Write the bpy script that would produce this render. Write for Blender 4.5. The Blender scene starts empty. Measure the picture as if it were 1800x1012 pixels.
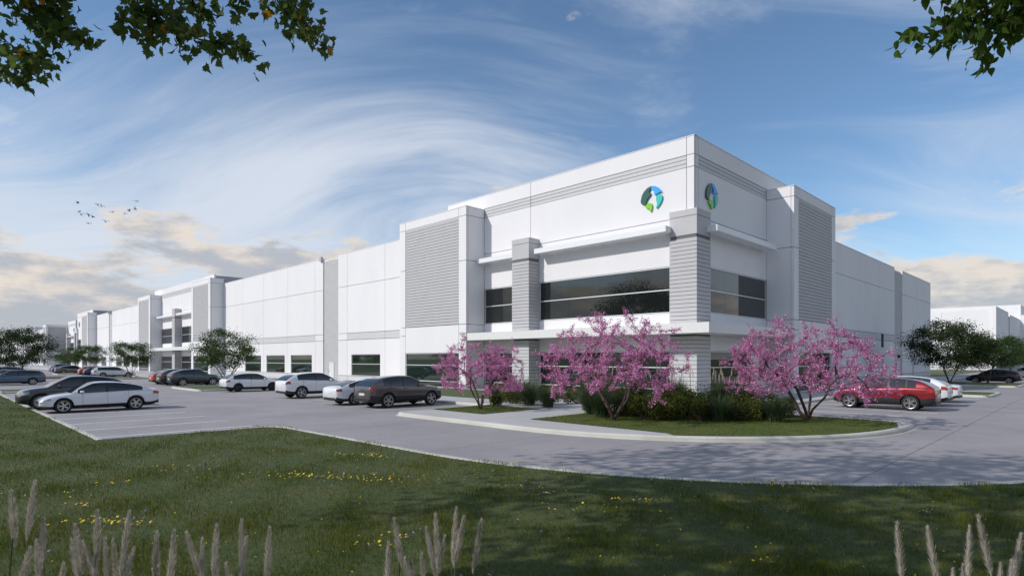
import bpy, bmesh, math, random
import numpy as np
from mathutils import Vector, Matrix
R = math.radians
scene = bpy.context.scene
COL = scene.collection

# ------------------------------------------------------------------ camera
cam_d = bpy.data.cameras.new('camera')
cam = bpy.data.objects.new('camera', cam_d); COL.objects.link(cam)
cam.location = (0, 0, 2.6)
cam.rotation_euler = (R(90), 0, R(45))
cam_d.sensor_width = 36.0
cam_d.lens = 36.0 * 1036 / 1800
cam_d.shift_y = 124.5 / 1800
cam_d.clip_start = 0.1
cam_d.clip_end = 6000
scene.camera = cam

# ------------------------------------------------------------------ light
SUN_DIR = Vector((-0.46, -1.0, 0.775)).normalized()     # towards the sun
SUN_EL = math.asin(SUN_DIR.z)
sun_d = bpy.data.lights.new('sun', 'SUN')
sun_d.energy = 3.1
sun_d.angle = R(0.53)
sun_d.color = (1.0, 0.955, 0.90)
sun = bpy.data.objects.new('sun', sun_d); COL.objects.link(sun)
sun.location = (-30, -60, 60)
sun.rotation_euler = (-SUN_DIR).to_track_quat('-Z', 'Y').to_euler()

world = bpy.data.worlds.new('World'); scene.world = world
world.use_nodes = True
wn = world.node_tree; wn.nodes.clear()
def N(nt, t, **kw):
    n = nt.nodes.new(t)
    for k, v in kw.items():
        if k == 'ins':
            for a, b in v.items(): n.inputs[a].default_value = b
        else: setattr(n, k, v)
    return n
def math_node(nt, op, a, b=None, clamp=False):
    n = nt.nodes.new('ShaderNodeMath'); n.operation = op; n.use_clamp = clamp
    for i, v in enumerate((a, b)):
        if v is None: continue
        if isinstance(v, (int, float)): n.inputs[i].default_value = v
        else: nt.links.new(v, n.inputs[i])
    return n.outputs[0]
def maprange(nt, v, a, b, c=0.0, d=1.0, smooth=True):
    n = nt.nodes.new('ShaderNodeMapRange')
    n.interpolation_type = 'SMOOTHSTEP' if smooth else 'LINEAR'
    nt.links.new(v, n.inputs['Value'])
    n.inputs['From Min'].default_value = a; n.inputs['From Max'].default_value = b
    n.inputs['To Min'].default_value = c; n.inputs['To Max'].default_value = d
    return n.outputs[0]
def mixrgb(nt, fac, a, b, blend='MIX'):
    n = nt.nodes.new('ShaderNodeMix'); n.data_type = 'RGBA'; n.blend_type = blend
    for sock, v in ((n.inputs[0], fac), (n.inputs[6], a), (n.inputs[7], b)):
        if isinstance(v, (int, float)): sock.default_value = v
        elif isinstance(v, tuple): sock.default_value = (*v[:3], 1)
        else: nt.links.new(v, sock)
    return n.outputs[2]

def build_sky():
    nt = wn; L = nt.links.new
    sky = N(nt, 'ShaderNodeTexSky', sky_type='NISHITA')
    sky.sun_disc = False
    sky.sun_elevation = SUN_EL
    sky.sun_rotation = math.atan2(SUN_DIR.x, SUN_DIR.y)
    sky.air_density = 1.0; sky.dust_density = 0.5; sky.ozone_density = 2.2
    tc = N(nt, 'ShaderNodeTexCoord')
    sep = N(nt, 'ShaderNodeSeparateXYZ'); L(tc.outputs['Generated'], sep.inputs[0])
    x, y, z = sep.outputs
    # horizontal axes turned 45 degrees: f towards -X+Y, r towards +X+Y
    f = math_node(nt, 'MULTIPLY', math_node(nt, 'SUBTRACT', y, x), 0.7071)
    r = math_node(nt, 'MULTIPLY', math_node(nt, 'ADD', y, x), 0.7071)
    zc = math_node(nt, 'MAXIMUM', z, 0.0)
    den = math_node(nt, 'ADD', zc, 0.20)
    u = math_node(nt, 'DIVIDE', r, den)
    v = math_node(nt, 'DIVIDE', f, den)
    comb = N(nt, 'ShaderNodeCombineXYZ'); L(u, comb.inputs[0]); L(v, comb.inputs[1])
    def noise(vec, scale, detail, rough=0.55, dist=0.0, loc=(0, 0, 0), rot=0.0, sc=(1, 1, 1)):
        mp = N(nt, 'ShaderNodeMapping'); L(vec, mp.inputs[0])
        mp.inputs['Location'].default_value = loc; mp.inputs['Rotation'].default_value = (0, 0, R(rot)); mp.inputs['Scale'].default_value = sc
        n = N(nt, 'ShaderNodeTexNoise', ins={'Scale': scale, 'Detail': detail, 'Roughness': rough, 'Distortion': dist}); L(mp.outputs[0], n.inputs['Vector'])
        return n
    # long bent veils of high cloud
    w1 = noise(comb.outputs[0], 0.40, 2.0)
    warp = N(nt, 'ShaderNodeVectorMath', operation='MULTIPLY_ADD')
    L(w1.outputs['Color'], warp.inputs[0]); warp.inputs[1].default_value = (2.0, 2.0, 0); L(comb.outputs[0], warp.inputs[2])
    n1 = noise(warp.outputs[0], 1.0, 9.0, 0.58, 0.3, SKY_A, SKY_ROT, (0.30, 1.25, 1))
    fine = noise(warp.outputs[0], 2.3, 8.0, 0.62, 0.6, (3.1, 0.7, 1.0), SKY_ROT, (0.25, 1.9, 1))
    big = noise(comb.outputs[0], 0.33, 2.0, loc=SKY_B)
    s = math_node(nt, 'ADD', n1.outputs[0], math_node(nt, 'MULTIPLY', math_node(nt, 'SUBTRACT', big.outputs[0], 0.5), 1.0))
    s = math_node(nt, 'ADD', s, math_node(nt, 'MULTIPLY', math_node(nt, 'SUBTRACT', fine.outputs[0], 0.5), 0.35))
    cirrus = math_node(nt, 'MULTIPLY', maprange(nt, s, 0.28, 0.68), 0.90)
    # loose soft patches
    n4 = noise(warp.outputs[0], 0.95, 9.0, 0.60, 0.2, SKY_D, -30, (0.6, 1.0, 1))
    patch = math_node(nt, 'MULTIPLY', maprange(nt, n4.outputs[0], 0.52, 0.70), 0.75)
    cirrus = math_node(nt, 'MAXIMUM', cirrus, patch)
    # heaped cloud low over the horizon
    az = math_node(nt, 'ARCTAN2', r, f)
    cb = N(nt, 'ShaderNodeCombineXYZ'); L(math_node(nt, 'MULTIPLY', az, 2.6), cb.inputs[0]); L(math_node(nt, 'MULTIPLY', z, 7.0), cb.inputs[1])
    n2 = noise(cb.outputs[0], 2.0, 9.0, 0.56, loc=SKY_C)
    low = maprange(nt, z, 0.04, 0.30, 0.22, -0.18, smooth=False)
    c2 = math_node(nt, 'ADD', n2.outputs[0], low)
    cumulus = maprange(nt, c2, 0.50, 0.585)
    n3 = noise(cb.outputs[0], 4.5, 7.0, 0.6, loc=SKY_C)
    tops = math_node(nt, 'ADD', n3.outputs[0], math_node(nt, 'MULTIPLY', math_node(nt, 'SUBTRACT', c2, 0.6), -0.9))
    cream = mixrgb(nt, maprange(nt, tops, 0.34, 0.62), (3.5, 3.7, 4.1), (6.3, 5.6, 4.9))
    skyc = mixrgb(nt, 1.0, sky.outputs[0], (0.88, 1.00, 1.06), 'MULTIPLY')
    a = mixrgb(nt, cirrus, skyc, (5.5, 5.9, 6.6))
    a = mixrgb(nt, maprange(nt, z, 0.0, 0.15, 0.5, 0.0), a, (4.6, 4.9, 5.4))
    b = mixrgb(nt, math_node(nt, 'MULTIPLY', cumulus, 0.9), a, cream)
    bg = N(nt, 'ShaderNodeBackground'); L(b, bg.inputs[0]); bg.inputs[1].default_value = 0.13
    out = N(nt, 'ShaderNodeOutputWorld'); L(bg.outputs[0], out.inputs[0])
SKY_D = (5.2, 3.3, 0)
SKY_A, SKY_B, SKY_C, SKY_ROT = (2.1, 0.9, 0), (3.6, 1.4, 3.0), (0.6, 0.2, 7.0), 35
build_sky()
scene.view_settings.view_transform = 'Standard'
scene.view_settings.look = 'None'
scene.view_settings.exposure = 0.0
scene.view_settings.gamma = 1.0
scene.view_settings.use_curve_mapping = False
scene.cycles.max_bounces = 6
scene.cycles.transparent_max_bounces = 8
scene.cycles.use_denoising = True

# ------------------------------------------------------------------ materials
MATS = {}
def mat(name, col, rough=0.7, metal=0.0, var=0.0, vscale=3.0, col2=None, bump=0.0, bscale=40.0, ior=1.5, coat=0.0, transl=0.0, stretch=None, spec=None):
    if name in MATS: return MATS[name]
    m = bpy.data.materials.new(name); m.use_nodes = True
    nt = m.node_tree; b = nt.nodes['Principled BSDF']
    b.inputs['Base Color'].default_value = (*col, 1)
    b.inputs['Roughness'].default_value = rough
    b.inputs['Metallic'].default_value = metal
    b.inputs['IOR'].default_value = ior
    if coat: b.inputs['Coat Weight'].default_value = coat; b.inputs['Coat Roughness'].default_value = 0.04
    if transl: b.inputs['Specular IOR Level'].default_value = 0.12
    geo = None
    if var or col2 or bump:
        geo = nt.nodes.new('ShaderNodeNewGeometry')
        vec = geo.outputs['Position']
        if stretch:
            mp = nt.nodes.new('ShaderNodeMapping'); mp.inputs['Scale'].default_value = stretch
            nt.links.new(vec, mp.inputs[0]); vec = mp.outputs[0]
    if var or col2:
        n = N(nt, 'ShaderNodeTexNoise', ins={'Scale': vscale, 'Detail': 6.0, 'Roughness': 0.6})
        nt.links.new(vec, n.inputs['Vector'])
        c2 = col2 if col2 else tuple(c * (1 - var) for c in col)
        fac = maprange(nt, n.outputs[0], 0.32, 0.68)
        nt.links.new(mixrgb(nt, fac, col, c2), b.inputs['Base Color'])
    if bump:
        n = N(nt, 'ShaderNodeTexNoise', ins={'Scale': bscale, 'Detail': 4.0})
        nt.links.new(geo.outputs['Position'], n.inputs['Vector'])
        bp = N(nt, 'ShaderNodeBump', ins={'Strength': bump, 'Distance': 0.02})
        nt.links.new(n.outputs[0], bp.inputs['Height']); nt.links.new(bp.outputs[0], b.inputs['Normal'])
    if transl:
        t = nt.nodes.new('ShaderNodeBsdfTranslucent')
        src = b.inputs['Base Color']
        if src.links: nt.links.new(src.links[0].from_socket, t.inputs[0])
        else: t.inputs[0].default_value = (*col, 1)
        mx = nt.nodes.new('ShaderNodeMixShader'); mx.inputs[0].default_value = transl
        nt.links.new(b.outputs[0], mx.inputs[1]); nt.links.new(t.outputs[0], mx.inputs[2])
        nt.links.new(mx.outputs[0], nt.nodes['Material Output'].inputs[0])
    MATS[name] = m
    return m
M_WHITE = mat('white_panel_paint', (0.81, 0.795, 0.805), 0.75, var=0.035, vscale=0.35, bump=0.05, bscale=25, stretch=(1, 1, 0.35))
def panel_tone(m, amount):
    nt = m.node_tree; b = nt.nodes['Principled BSDF']
    src = b.inputs['Base Color'].links[0].from_socket
    oi = nt.nodes.new('ShaderNodeObjectInfo')
    k = maprange(nt, oi.outputs['Random'], 0.0, 1.0, 1.0 - amount, 1.0, smooth=False)
    cb = nt.nodes.new('ShaderNodeCombineColor')
    for i in range(3): nt.links.new(k, cb.inputs[i])
    nt.links.new(mixrgb(nt, 1.0, src, cb.outputs[0], 'MULTIPLY'), b.inputs['Base Color'])
panel_tone(M_WHITE, 0.035)
M_JOINT = mat('joint_sealant', (0.33, 0.33, 0.345), 0.9)
M_GREY = mat('grey_siding', (0.51, 0.50, 0.51), 0.7, var=0.05, vscale=1.2)
M_GREYD = mat('groove_grey', (0.16, 0.16, 0.17), 0.9)
M_PALE = mat('pale_grey_band', (0.60, 0.60, 0.605), 0.75, var=0.04)
M_CANOPY = mat('canopy_metal', (0.74, 0.735, 0.715), 0.45, var=0.03)
M_AWN = mat('awning_metal', (0.80, 0.81, 0.82), 0.35)
M_FRAME = mat('window_frame_aluminium', (0.70, 0.72, 0.72), 0.4, metal=0.3)
M_GLASS = mat('dark_reflective_glass', (0.010, 0.013, 0.012), 0.012, ior=1.75)
M_GLASSG = mat('green_tint_glass', (0.014, 0.024, 0.017), 0.015, ior=2.05)
M_DOOR = mat('door_paint', (0.74, 0.74, 0.75), 0.5)
M_BLACK = mat('black_opening', (0.008, 0.008, 0.009), 0.8)
M_ROOF = mat('roof_membrane', (0.7, 0.7, 0.69), 0.9)
M_CONC = None
def concrete(name, c1, c2, speck=0.25):
    m = bpy.data.materials.new(name); m.use_nodes = True
    nt = m.node_tree; b = nt.nodes['Principled BSDF']; b.inputs['Roughness'].default_value = 0.85
    geo = nt.nodes.new('ShaderNodeNewGeometry')
    a = N(nt, 'ShaderNodeTexNoise', ins={'Scale': 0.33, 'Detail': 5.0, 'Roughness': 0.6}); nt.links.new(geo.outputs['Position'], a.inputs['Vector'])
    g = N(nt, 'ShaderNodeTexNoise', ins={'Scale': 16.0, 'Detail': 5.0, 'Roughness': 0.75}); nt.links.new(geo.outputs['Position'], g.inputs['Vector'])
    mp = nt.nodes.new('ShaderNodeMapping'); mp.inputs['Scale'].default_value = (0.12, 1.6, 1); nt.links.new(geo.outputs['Position'], mp.inputs[0])
    st = N(nt, 'ShaderNodeTexNoise', ins={'Scale': 1.0, 'Detail': 4.0}); nt.links.new(mp.outputs[0], st.inputs['Vector'])
    c = mixrgb(nt, maprange(nt, a.outputs[0], 0.35, 0.68), c1, c2)
    c = mixrgb(nt, math_node(nt, 'MULTIPLY', maprange(nt, g.outputs[0], 0.38, 0.66), speck), c, tuple(v * 0.52 for v in c1))
    c = mixrgb(nt, math_node(nt, 'MULTIPLY', maprange(nt, st.outputs[0], 0.55, 0.75), 0.16), c, tuple(v * 0.6 for v in c1))
    vo = N(nt, 'ShaderNodeTexVoronoi', ins={'Scale': 0.42, 'Randomness': 1.0}); nt.links.new(geo.outputs['Position'], vo.inputs['Vector'])
    rag = math_node(nt, 'ADD', vo.outputs['Distance'], math_node(nt, 'MULTIPLY', math_node(nt, 'SUBTRACT', g.outputs[0], 0.5), 0.16))
    c = mixrgb(nt, math_node(nt, 'MULTIPLY', maprange(nt, rag, 0.07, 0.0), 0.35), c, tuple(v * 0.45 for v in c1))
    nt.links.new(c, b.inputs['Base Color'])
    bp = N(nt, 'ShaderNodeBump', ins={'Strength': 0.25, 'Distance': 0.01})
    nt.links.new(g.outputs[0], bp.inputs['Height']); nt.links.new(bp.outputs[0], b.inputs['Normal'])
    MATS[name] = m
    return m
M_ROAD = concrete('road_concrete', (0.372, 0.347, 0.350), (0.305, 0.286, 0.290), 0.55)
M_WALK = concrete('walk_concrete', (0.50, 0.485, 0.475), (0.44, 0.43, 0.42), 0.2)
M_KERB = concrete('kerb_concrete', (0.60, 0.585, 0.53), (0.50, 0.48, 0.42), 0.2)
M_PAINT = mat('white_line_paint', (0.78, 0.78, 0.77), 0.7, var=0.22, vscale=2.5)

# ------------------------------------------------------------------ helpers
def tag(o, label, cat, group=None, kind=None):
    o['label'] = label
    if kind: o['kind'] = kind
    if cat: o['category'] = cat
    if group: o['group'] = group
    return o
def empty(name, loc=(0, 0, 0), rz=0.0):
    o = bpy.data.objects.new(name, None); COL.objects.link(o)
    o.empty_display_size = 0.3
    o.location = loc; o.rotation_euler = (0, 0, rz)
    return o
def link(name, me, parent=None, m=None, loc=(0, 0, 0)):
    o = bpy.data.objects.new(name, me); COL.objects.link(o)
    o.location = loc
    if m is not None:
        if len(me.materials) == 0: me.materials.append(m)
        elif me.materials[0] is not m:
            o.material_slots[0].link = 'OBJECT'; o.material_slots[0].material = m
    if parent is not None:
        o.parent = parent
    return o
def mesh(name, verts, faces, m=None, smooth=False):
    me = bpy.data.meshes.new(name)
    me.from_pydata([tuple(v) for v in verts], [], [tuple(f) for f in faces])
    if m is not None: me.materials.append(m)
    if smooth: me.polygons.foreach_set('use_smooth', [True] * len(me.polygons))
    me.update()
    return me
CUBE_V = [(-.5, -.5, -.5), (.5, -.5, -.5), (.5, .5, -.5), (-.5, .5, -.5), (-.5, -.5, .5), (.5, -.5, .5), (.5, .5, .5), (-.5, .5, .5)]
CUBE_F = [(0, 3, 2, 1), (4, 5, 6, 7), (0, 1, 5, 4), (1, 2, 6, 5), (2, 3, 7, 6), (3, 0, 4, 7)]
CUBES = {}
def box(name, x0, x1, y0, y1, z0, z1, m, parent=None):
    """one box-shaped piece in world coordinates, sharing a unit mesh per material"""
    if m.name not in CUBES: CUBES[m.name] = mesh('unit_block_' + m.name, CUBE_V, CUBE_F, m)
    o = bpy.data.objects.new(name, CUBES[m.name]); COL.objects.link(o)
    c = Vector(((x0 + x1) / 2, (y0 + y1) / 2, (z0 + z1) / 2))
    if parent is not None:
        o.parent = parent
        c = c - world_loc(parent)
    o.location = c; o.scale = (abs(x1 - x0), abs(y1 - y0), abs(z1 - z0))
    return o
def world_loc(o):
    p = Vector((0, 0, 0))
    while o is not None:
        p = p + o.location; o = o.parent
    return p
def boxes_mesh(name, blist, m, parent=None):
    """several touching boxes joined to ONE piece (a panel round an opening, a frame)"""
    v, f = [], []
    for (x0, x1, y0, y1, z0, z1) in blist:
        n = len(v)
        v += [(x0, y0, z0), (x1, y0, z0), (x1, y1, z0), (x0, y1, z0), (x0, y0, z1), (x1, y0, z1), (x1, y1, z1), (x0, y1, z1)]
        f += [tuple(i + n for i in q) for q in CUBE_F]
    off = world_loc(parent) if parent is not None else Vector((0, 0, 0))
    v = [tuple(Vector(p) - off) for p in v]
    return link(name, mesh(name, v, f, m), parent)
def np_mesh(name, verts, faces_flat, loop_tot, m, smooth=False):
    """fast mesh from numpy arrays; loop_tot = verts per face (constant)"""
    me = bpy.data.meshes.new(name)
    nv = len(verts); nf = len(faces_flat) // loop_tot
    me.vertices.add(nv); me.vertices.foreach_set('co', np.asarray(verts, dtype=np.float32).ravel())
    me.loops.add(len(faces_flat)); me.loops.foreach_set('vertex_index', np.asarray(faces_flat, dtype=np.int32))
    me.polygons.add(nf)
    me.polygons.foreach_set('loop_start', np.arange(0, nf * loop_tot, loop_tot, dtype=np.int32))
    me.polygons.foreach_set('loop_total', np.full(nf, loop_tot, dtype=np.int32))
    if smooth: me.polygons.foreach_set('use_smooth', np.ones(nf, dtype=bool))
    me.materials.append(m)
    me.update(calc_edges=True); me.validate()
    return me
# ------------------------------------------------------------------ ground, road, kerbs
def arc(cx, cy, r, a0, a1, n):
    return [(cx + r * math.cos(R(a0 + (a1 - a0) * i / n)), cy + r * math.sin(R(a0 + (a1 - a0) * i / n))) for i in range(n + 1)]
def sheet(name, pts, z, m, parent=None):
    bm = bmesh.new()
    vs = [bm.verts.new((x, y, z)) for x, y in pts]
    f = bm.faces.new(vs); bm.normal_update()
    if f.normal.z < 0: f.normal_flip()
    bmesh.ops.triangulate(bm, faces=[f])
    me = bpy.data.meshes.new(name); bm.to_mesh(me); bm.free(); me.materials.append(m)
    for p in me.polygons:
        if p.normal.z < 0: p.flip()
    return link(name, me, parent)
def solid(name, pts, z0, z1, m, parent=None):
    bm = bmesh.new()
    vs = [bm.verts.new((x, y, z0)) for x, y in pts]
    f = bm.faces.new(vs); bm.normal_update()
    if f.normal.z > 0: f.normal_flip()
    r = bmesh.ops.extrude_face_region(bm, geom=[f])
    for v in [g for g in r['geom'] if isinstance(g, bmesh.types.BMVert)]: v.co.z = z1
    bmesh.ops.recalc_face_normals(bm, faces=bm.faces)
    big = [f for f in bm.faces if len(f.verts) > 4]
    bmesh.ops.triangulate(bm, faces=big)
    me = bpy.data.meshes.new(name); bm.to_mesh(me); bm.free(); me.materials.append(m)
    return link(name, me, parent)
def sweep(name, path, prof, m, closed=False, parent=None, smooth=False):
    """prof: list of (offset to the left of the path, z)"""
    n = len(path); k = len(prof); v, f = [], []
    P = [Vector((p[0], p[1])) for p in path]
    for i in range(n):
        if closed: a, b = P[i - 1], P[(i + 1) % n]
        else: a, b = P[max(i - 1, 0)], P[min(i + 1, n - 1)]
        t = (b - a).normalized(); nn = Vector((-t.y, t.x))
        sc = 1.0
        if 0 < i < n - 1 or closed:
            t1 = (P[i] - P[i - 1]).normalized(); sc = 1.0 / max(0.5, abs(nn.dot(Vector((-t1.y, t1.x)))))
        for (o, z) in prof:
            q = P[i] + nn * o * sc
            v.append((q.x, q.y, z))
    for i in range(n if closed else n - 1):
        j = (i + 1) % n
        for a in range(k - 1):
            f.append((i * k + a, j * k + a, j * k + a + 1, i * k + a + 1))
    if not closed:
        f.append(tuple(range(k))); f.append(tuple((n - 1) * k + a for a in reversed(range(k))))
    me = mesh(name, v, f, m)
    bm = bmesh.new(); bm.from_mesh(me); bmesh.ops.recalc_face_normals(bm, faces=bm.faces); bm.to_mesh(me); bm.free()
    return link(name, me, parent)

M_SOIL = mat('grass_soil', (0.050, 0.075, 0.020), 0.95, col2=(0.085, 0.095, 0.030), vscale=0.8, bump=0.4, bscale=30)
M_FIELD = mat('far_field_grass', (0.075, 0.095, 0.030), 0.95, col2=(0.11, 0.12, 0.045), vscale=0.05)
g = sheet('ground', [(-2500, -2500), (2500, -2500), (2500, 2500), (-2500, 2500)], -0.06, M_FIELD)
tag(g, 'wide flat grassy land around the warehouse site', 'ground', kind='structure')

road = sheet('road', [(-420, 3.6), (-22.0, 3.6), (-22.0, 9.3), (-13, 9.3), (2.2, 9.3), (2.2, 330), (-17.0, 330), (-17.0, 33.6), (-420, 33.6)], -0.012, mat('saw_cut_joint', (0.13, 0.125, 0.125), 0.95))
tag(road, 'pale concrete drive curving round the warehouse corner', 'road', kind='structure')
# separate concrete slabs, saw-cut joints between them
def inside_road(x, y):
    return (x < -17 and 3.6 < y < 33.6) or (x >= -22 and x < 2.2 and 9 < y) or (-22 < x < 2.2 and 9 < y < 33)
slab_me = {}
nslab = 0
for ix in range(-34, 3):
    for iy in range(0, 19):
        x0 = -3.7 + 3.2 * ix; x1 = x0 + 3.2; y0 = 3.7 + 4.8 * iy; y1 = y0 + 4.8
        if x1 > 2.2: x1 = 2.2
        cx, cy = (x0 + x1) / 2, (y0 + y1) / 2
        if x1 - x0 < 0.3: continue
        if y0 > 28 and x1 < -17.2: continue
        if y0 < 8 and x0 > -22: continue
        if cx > -14 and math.hypot(cx + 13.2, cy - 24.1) > 17.5 and cy < 24: continue
        if y0 < 8 and x1 > -22.0: x1 = -22.0
        z = cx * -0.7071 + cy * 0.7071
        if z > 75 or x1 - x0 < 0.2: continue
        key = (round(x1 - x0, 2), round(y1 - y0, 2))
        if key not in slab_me:
            a, b = key[0] / 2 - 0.009, key[1] / 2 - 0.009
            slab_me[key] = mesh('slab', [(sx * a, sy * b, zz) for zz in (-0.011, 0) for sx, sy in ((-1, -1), (1, -1), (1, 1), (-1, 1))], CUBE_F, M_ROAD)
        link('slab', slab_me[key], road, loc=(cx, cy, 0)); nslab += 1
far = sheet('road_surface', [(-420, 3.7), (-112.6, 3.7), (-112.6, 33.6), (-420, 33.6)], -0.004, M_ROAD, road)
far2 = sheet('road_surface', [(-17.0, 94.9), (2.2, 94.9), (2.2, 330), (-17.0, 330)], -0.004, M_ROAD, road)
far3 = sheet('road_surface', [(-112.6, 27.7), (-17.2, 27.7), (-17.2, 33.6), (-112.6, 33.6)], -0.004, M_ROAD, road)

# the big lawn on the near side
edge = [(-300, 4.0), (-22.3, 4.0), (-22.3, 8.7)] + arc(-21.4, 8.7, 0.9, 180, 90, 6)[1:] + arc(-13.2, 24.1, 14.4, -90, 0, 28) + [(1.2, 330)]
LAWN_EDGE = edge
lawn = sheet('lawn', edge + [(70, 330), (70, -90), (-300, -90)], 0.045, M_SOIL)
tag(lawn, 'broad rough lawn dotted with wildflowers beside the drive', 'lawn', kind='structure')
kb = sweep('kerb', edge, [(-0.14, -0.01), (-0.14, 0.055), (-0.11, 0.07), (0.02, 0.07), (0.05, 0.055), (0.05, -0.01)], M_KERB)
tag(kb, 'low pale concrete edging between the big lawn and the drive', 'kerb', kind='structure')

# planted island with walk at the building corner
isl = [(-23.4, 21.6), (-23.4, 16.6)] + arc(-22.4, 16.4, 1.0, 180, 270, 6) + arc(-14.8, 25.2, 9.8, -90, 0, 20) + arc(-5.9, 26.2, 0.9, 0, 90, 5) + [(-12.3, 27.3), (-12.3, 100.0), (-17.4, 100.0), (-17.4, 33.2), (-23.4, 33.2)]
walk = solid('walkway', isl, -0.03, 0.135, M_WALK)
tag(walk, 'pale concrete walkway wrapping the planted corner of the warehouse', 'walkway', kind='structure')
walk2 = solid('walkway', [(-330, 21.6), (-23.4, 21.6), (-23.4, 33.2), (-330, 33.2)], -0.03, 0.13, M_WALK)
tag(walk2, 'long concrete walkway between the parked cars and the white warehouse wall', 'walkway', kind='structure')
KP = [(0.03, -0.02), (0.03, 0.10), (-0.01, 0.145), (-0.10, 0.155), (-0.17, 0.150), (-0.17, 0.0)]
kpath = [(-23.4, 21.6), (-23.4, 16.6)] + arc(-22.4, 16.4, 1.0, 180, 270, 6) + arc(-14.8, 25.2, 9.8, -90, 0, 24) + arc(-5.9, 26.2, 0.9, 0, 90, 5) + [(-12.3, 27.3), (-12.3, 62)]
k1 = sweep('kerb', kpath, [(-a, b) for a, b in KP], M_KERB)
tag(k1, 'raised rounded concrete kerb curving round the redbud island', 'kerb', kind='structure')
k2 = sweep('kerb', [(-330, 21.6), (-23.4, 21.6)], [(-a, b) for a, b in KP], M_KERB)
tag(k2, 'straight concrete kerb at the noses of the parked car row', 'kerb', kind='structure')
gut = sweep('gutter', kpath[1:-2], [(-0.16, 0.003), (0.02, 0.006)], M_KERB)
tag(gut, 'narrow pale gutter strip at the foot of the island kerb', 'gutter', kind='structure')
M_ISL = mat('island_grass_soil', (0.055, 0.090, 0.022), 0.95, col2=(0.080, 0.105, 0.030), vscale=1.5, bump=0.4, bscale=40)
i1 = sheet('grass_bed', [(-23.15, 17.65), (-19.5, 17.65), (-19.5, 21.5), (-23.15, 21.3)], 0.150, M_ISL)
tag(i1, 'small square of mown grass under the smallest redbud', 'lawn', kind='structure')
bed2 = [(-16.5, 17.55), (-10.2, 17.45)] + [(x, y) for x, y in arc(-14.8, 25.2, 9.55, -58, 0, 14)] + [(-5.6, 26.6), (-6.2, 27.0), (-12.4, 27.0), (-12.4, 31.5), (-16.5, 31.5)]
i2 = sheet('grass_bed', bed2, 0.150, M_ISL)
tag(i2, 'curved bed of mown grass with shrubs under the two larger redbuds', 'lawn', kind='structure')
bedw = sheet('planting_bed', [(-46, 24.6), (-23.6, 24.6), (-23.6, 31.0), (-46, 31.0)], 0.142, M_ISL)
tag(bedw, 'planted strip along the foot of the warehouse wall', 'planting bed', kind='structure')
bedb = sheet('planting_bed', [(-100, 24.6), (-49, 24.6), (-49, 31.0), (-100, 31.0)], 0.142, M_ISL)
tag(bedb, 'grassy strip below the row of low warehouse windows', 'planting bed', kind='structure')
def lot_island(x0, x1, y0, y1, label):
    pts = [(x0, y0), (x1, y0), (x1, y1), (x0, y1)]
    e = empty('parking_island', ((x0 + x1) / 2, (y0 + y1) / 2, 0))
    tag(e, label, 'parking island')
    o = Vector((-e.location.x, -e.location.y))
    q = [(x + o.x, y + o.y) for x, y in pts]
    s = sheet('grass', [(x * 0.995, y * 0.995) for x, y in q], 0.13, M_ISL, e)
    rr = 0.6; hx, hy = (x1 - x0) / 2, (y1 - y0) / 2
    loop = arc(hx - rr, hy - rr, rr, 0, 90, 4) + arc(-hx + rr, hy - rr, rr, 90, 180, 4) + arc(-hx + rr, -hy + rr, rr, 180, 270, 4) + arc(hx - rr, -hy + rr, rr, 270, 360, 4)
    sweep('kerb', loop, [(-0.08, -0.02), (-0.08, 0.11), (-0.04, 0.15), (0.10, 0.15), (0.13, 0.12)], M_KERB, closed=True, parent=e)
    return e
lot_island(-12.2, -5.3, 50.5, 56.5, 'grass island with pale kerb beside the white sedan bay')
lot_island(-12.2, -5.3, 70.0, 78.4, 'grass island under the tree pair beside the dark hatchback')
lot_island(-58.5, -50.6, 15.6, 21.4, 'grass island between the white hatchback and the teal crossover')
lot_island(-94.5, -88.0, 15.6, 21.4, 'grass island with a young tree beside the white estate')
lot_island(-62.5, -58.0, 4.1, 9.4, 'grass island at the end of the near car row')
lot_island(-126.0, -120.5, 15.6, 21.4, 'grass island with a young tree beside the navy car')

# painted bay lines, each its own sheet
def line(x0, x1, y0, y1, label):
    o = box('bay_line', x0, x1, y0, y1, 0.0005, 0.004, M_PAINT, lines)
lines = empty('bay_lines', (-30, 10, 0))
tag(lines, 'white painted parking bay lines on the concrete', 'markings', kind='structure')
for i in range(30):
    x = -23.4 - 2.75 * i
    if -62.6 < x < -57.9: continue
    line(x - 0.06, x + 0.06, 4.1, 9.1, '')
for i in range(40):
    x = -26.0 - 2.9 * i
    if -58.5 < x < -50.6 or -94.5 < x < -88.0 or -126 < x < -120.5: continue
    line(x - 0.05, x + 0.05, 16.2, 21.3, '')
for i in range(9):
    y = 28.8 + 2.72 * i
    line(-12.0, -5.5, y - 0.05, y + 0.05, '')

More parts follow.
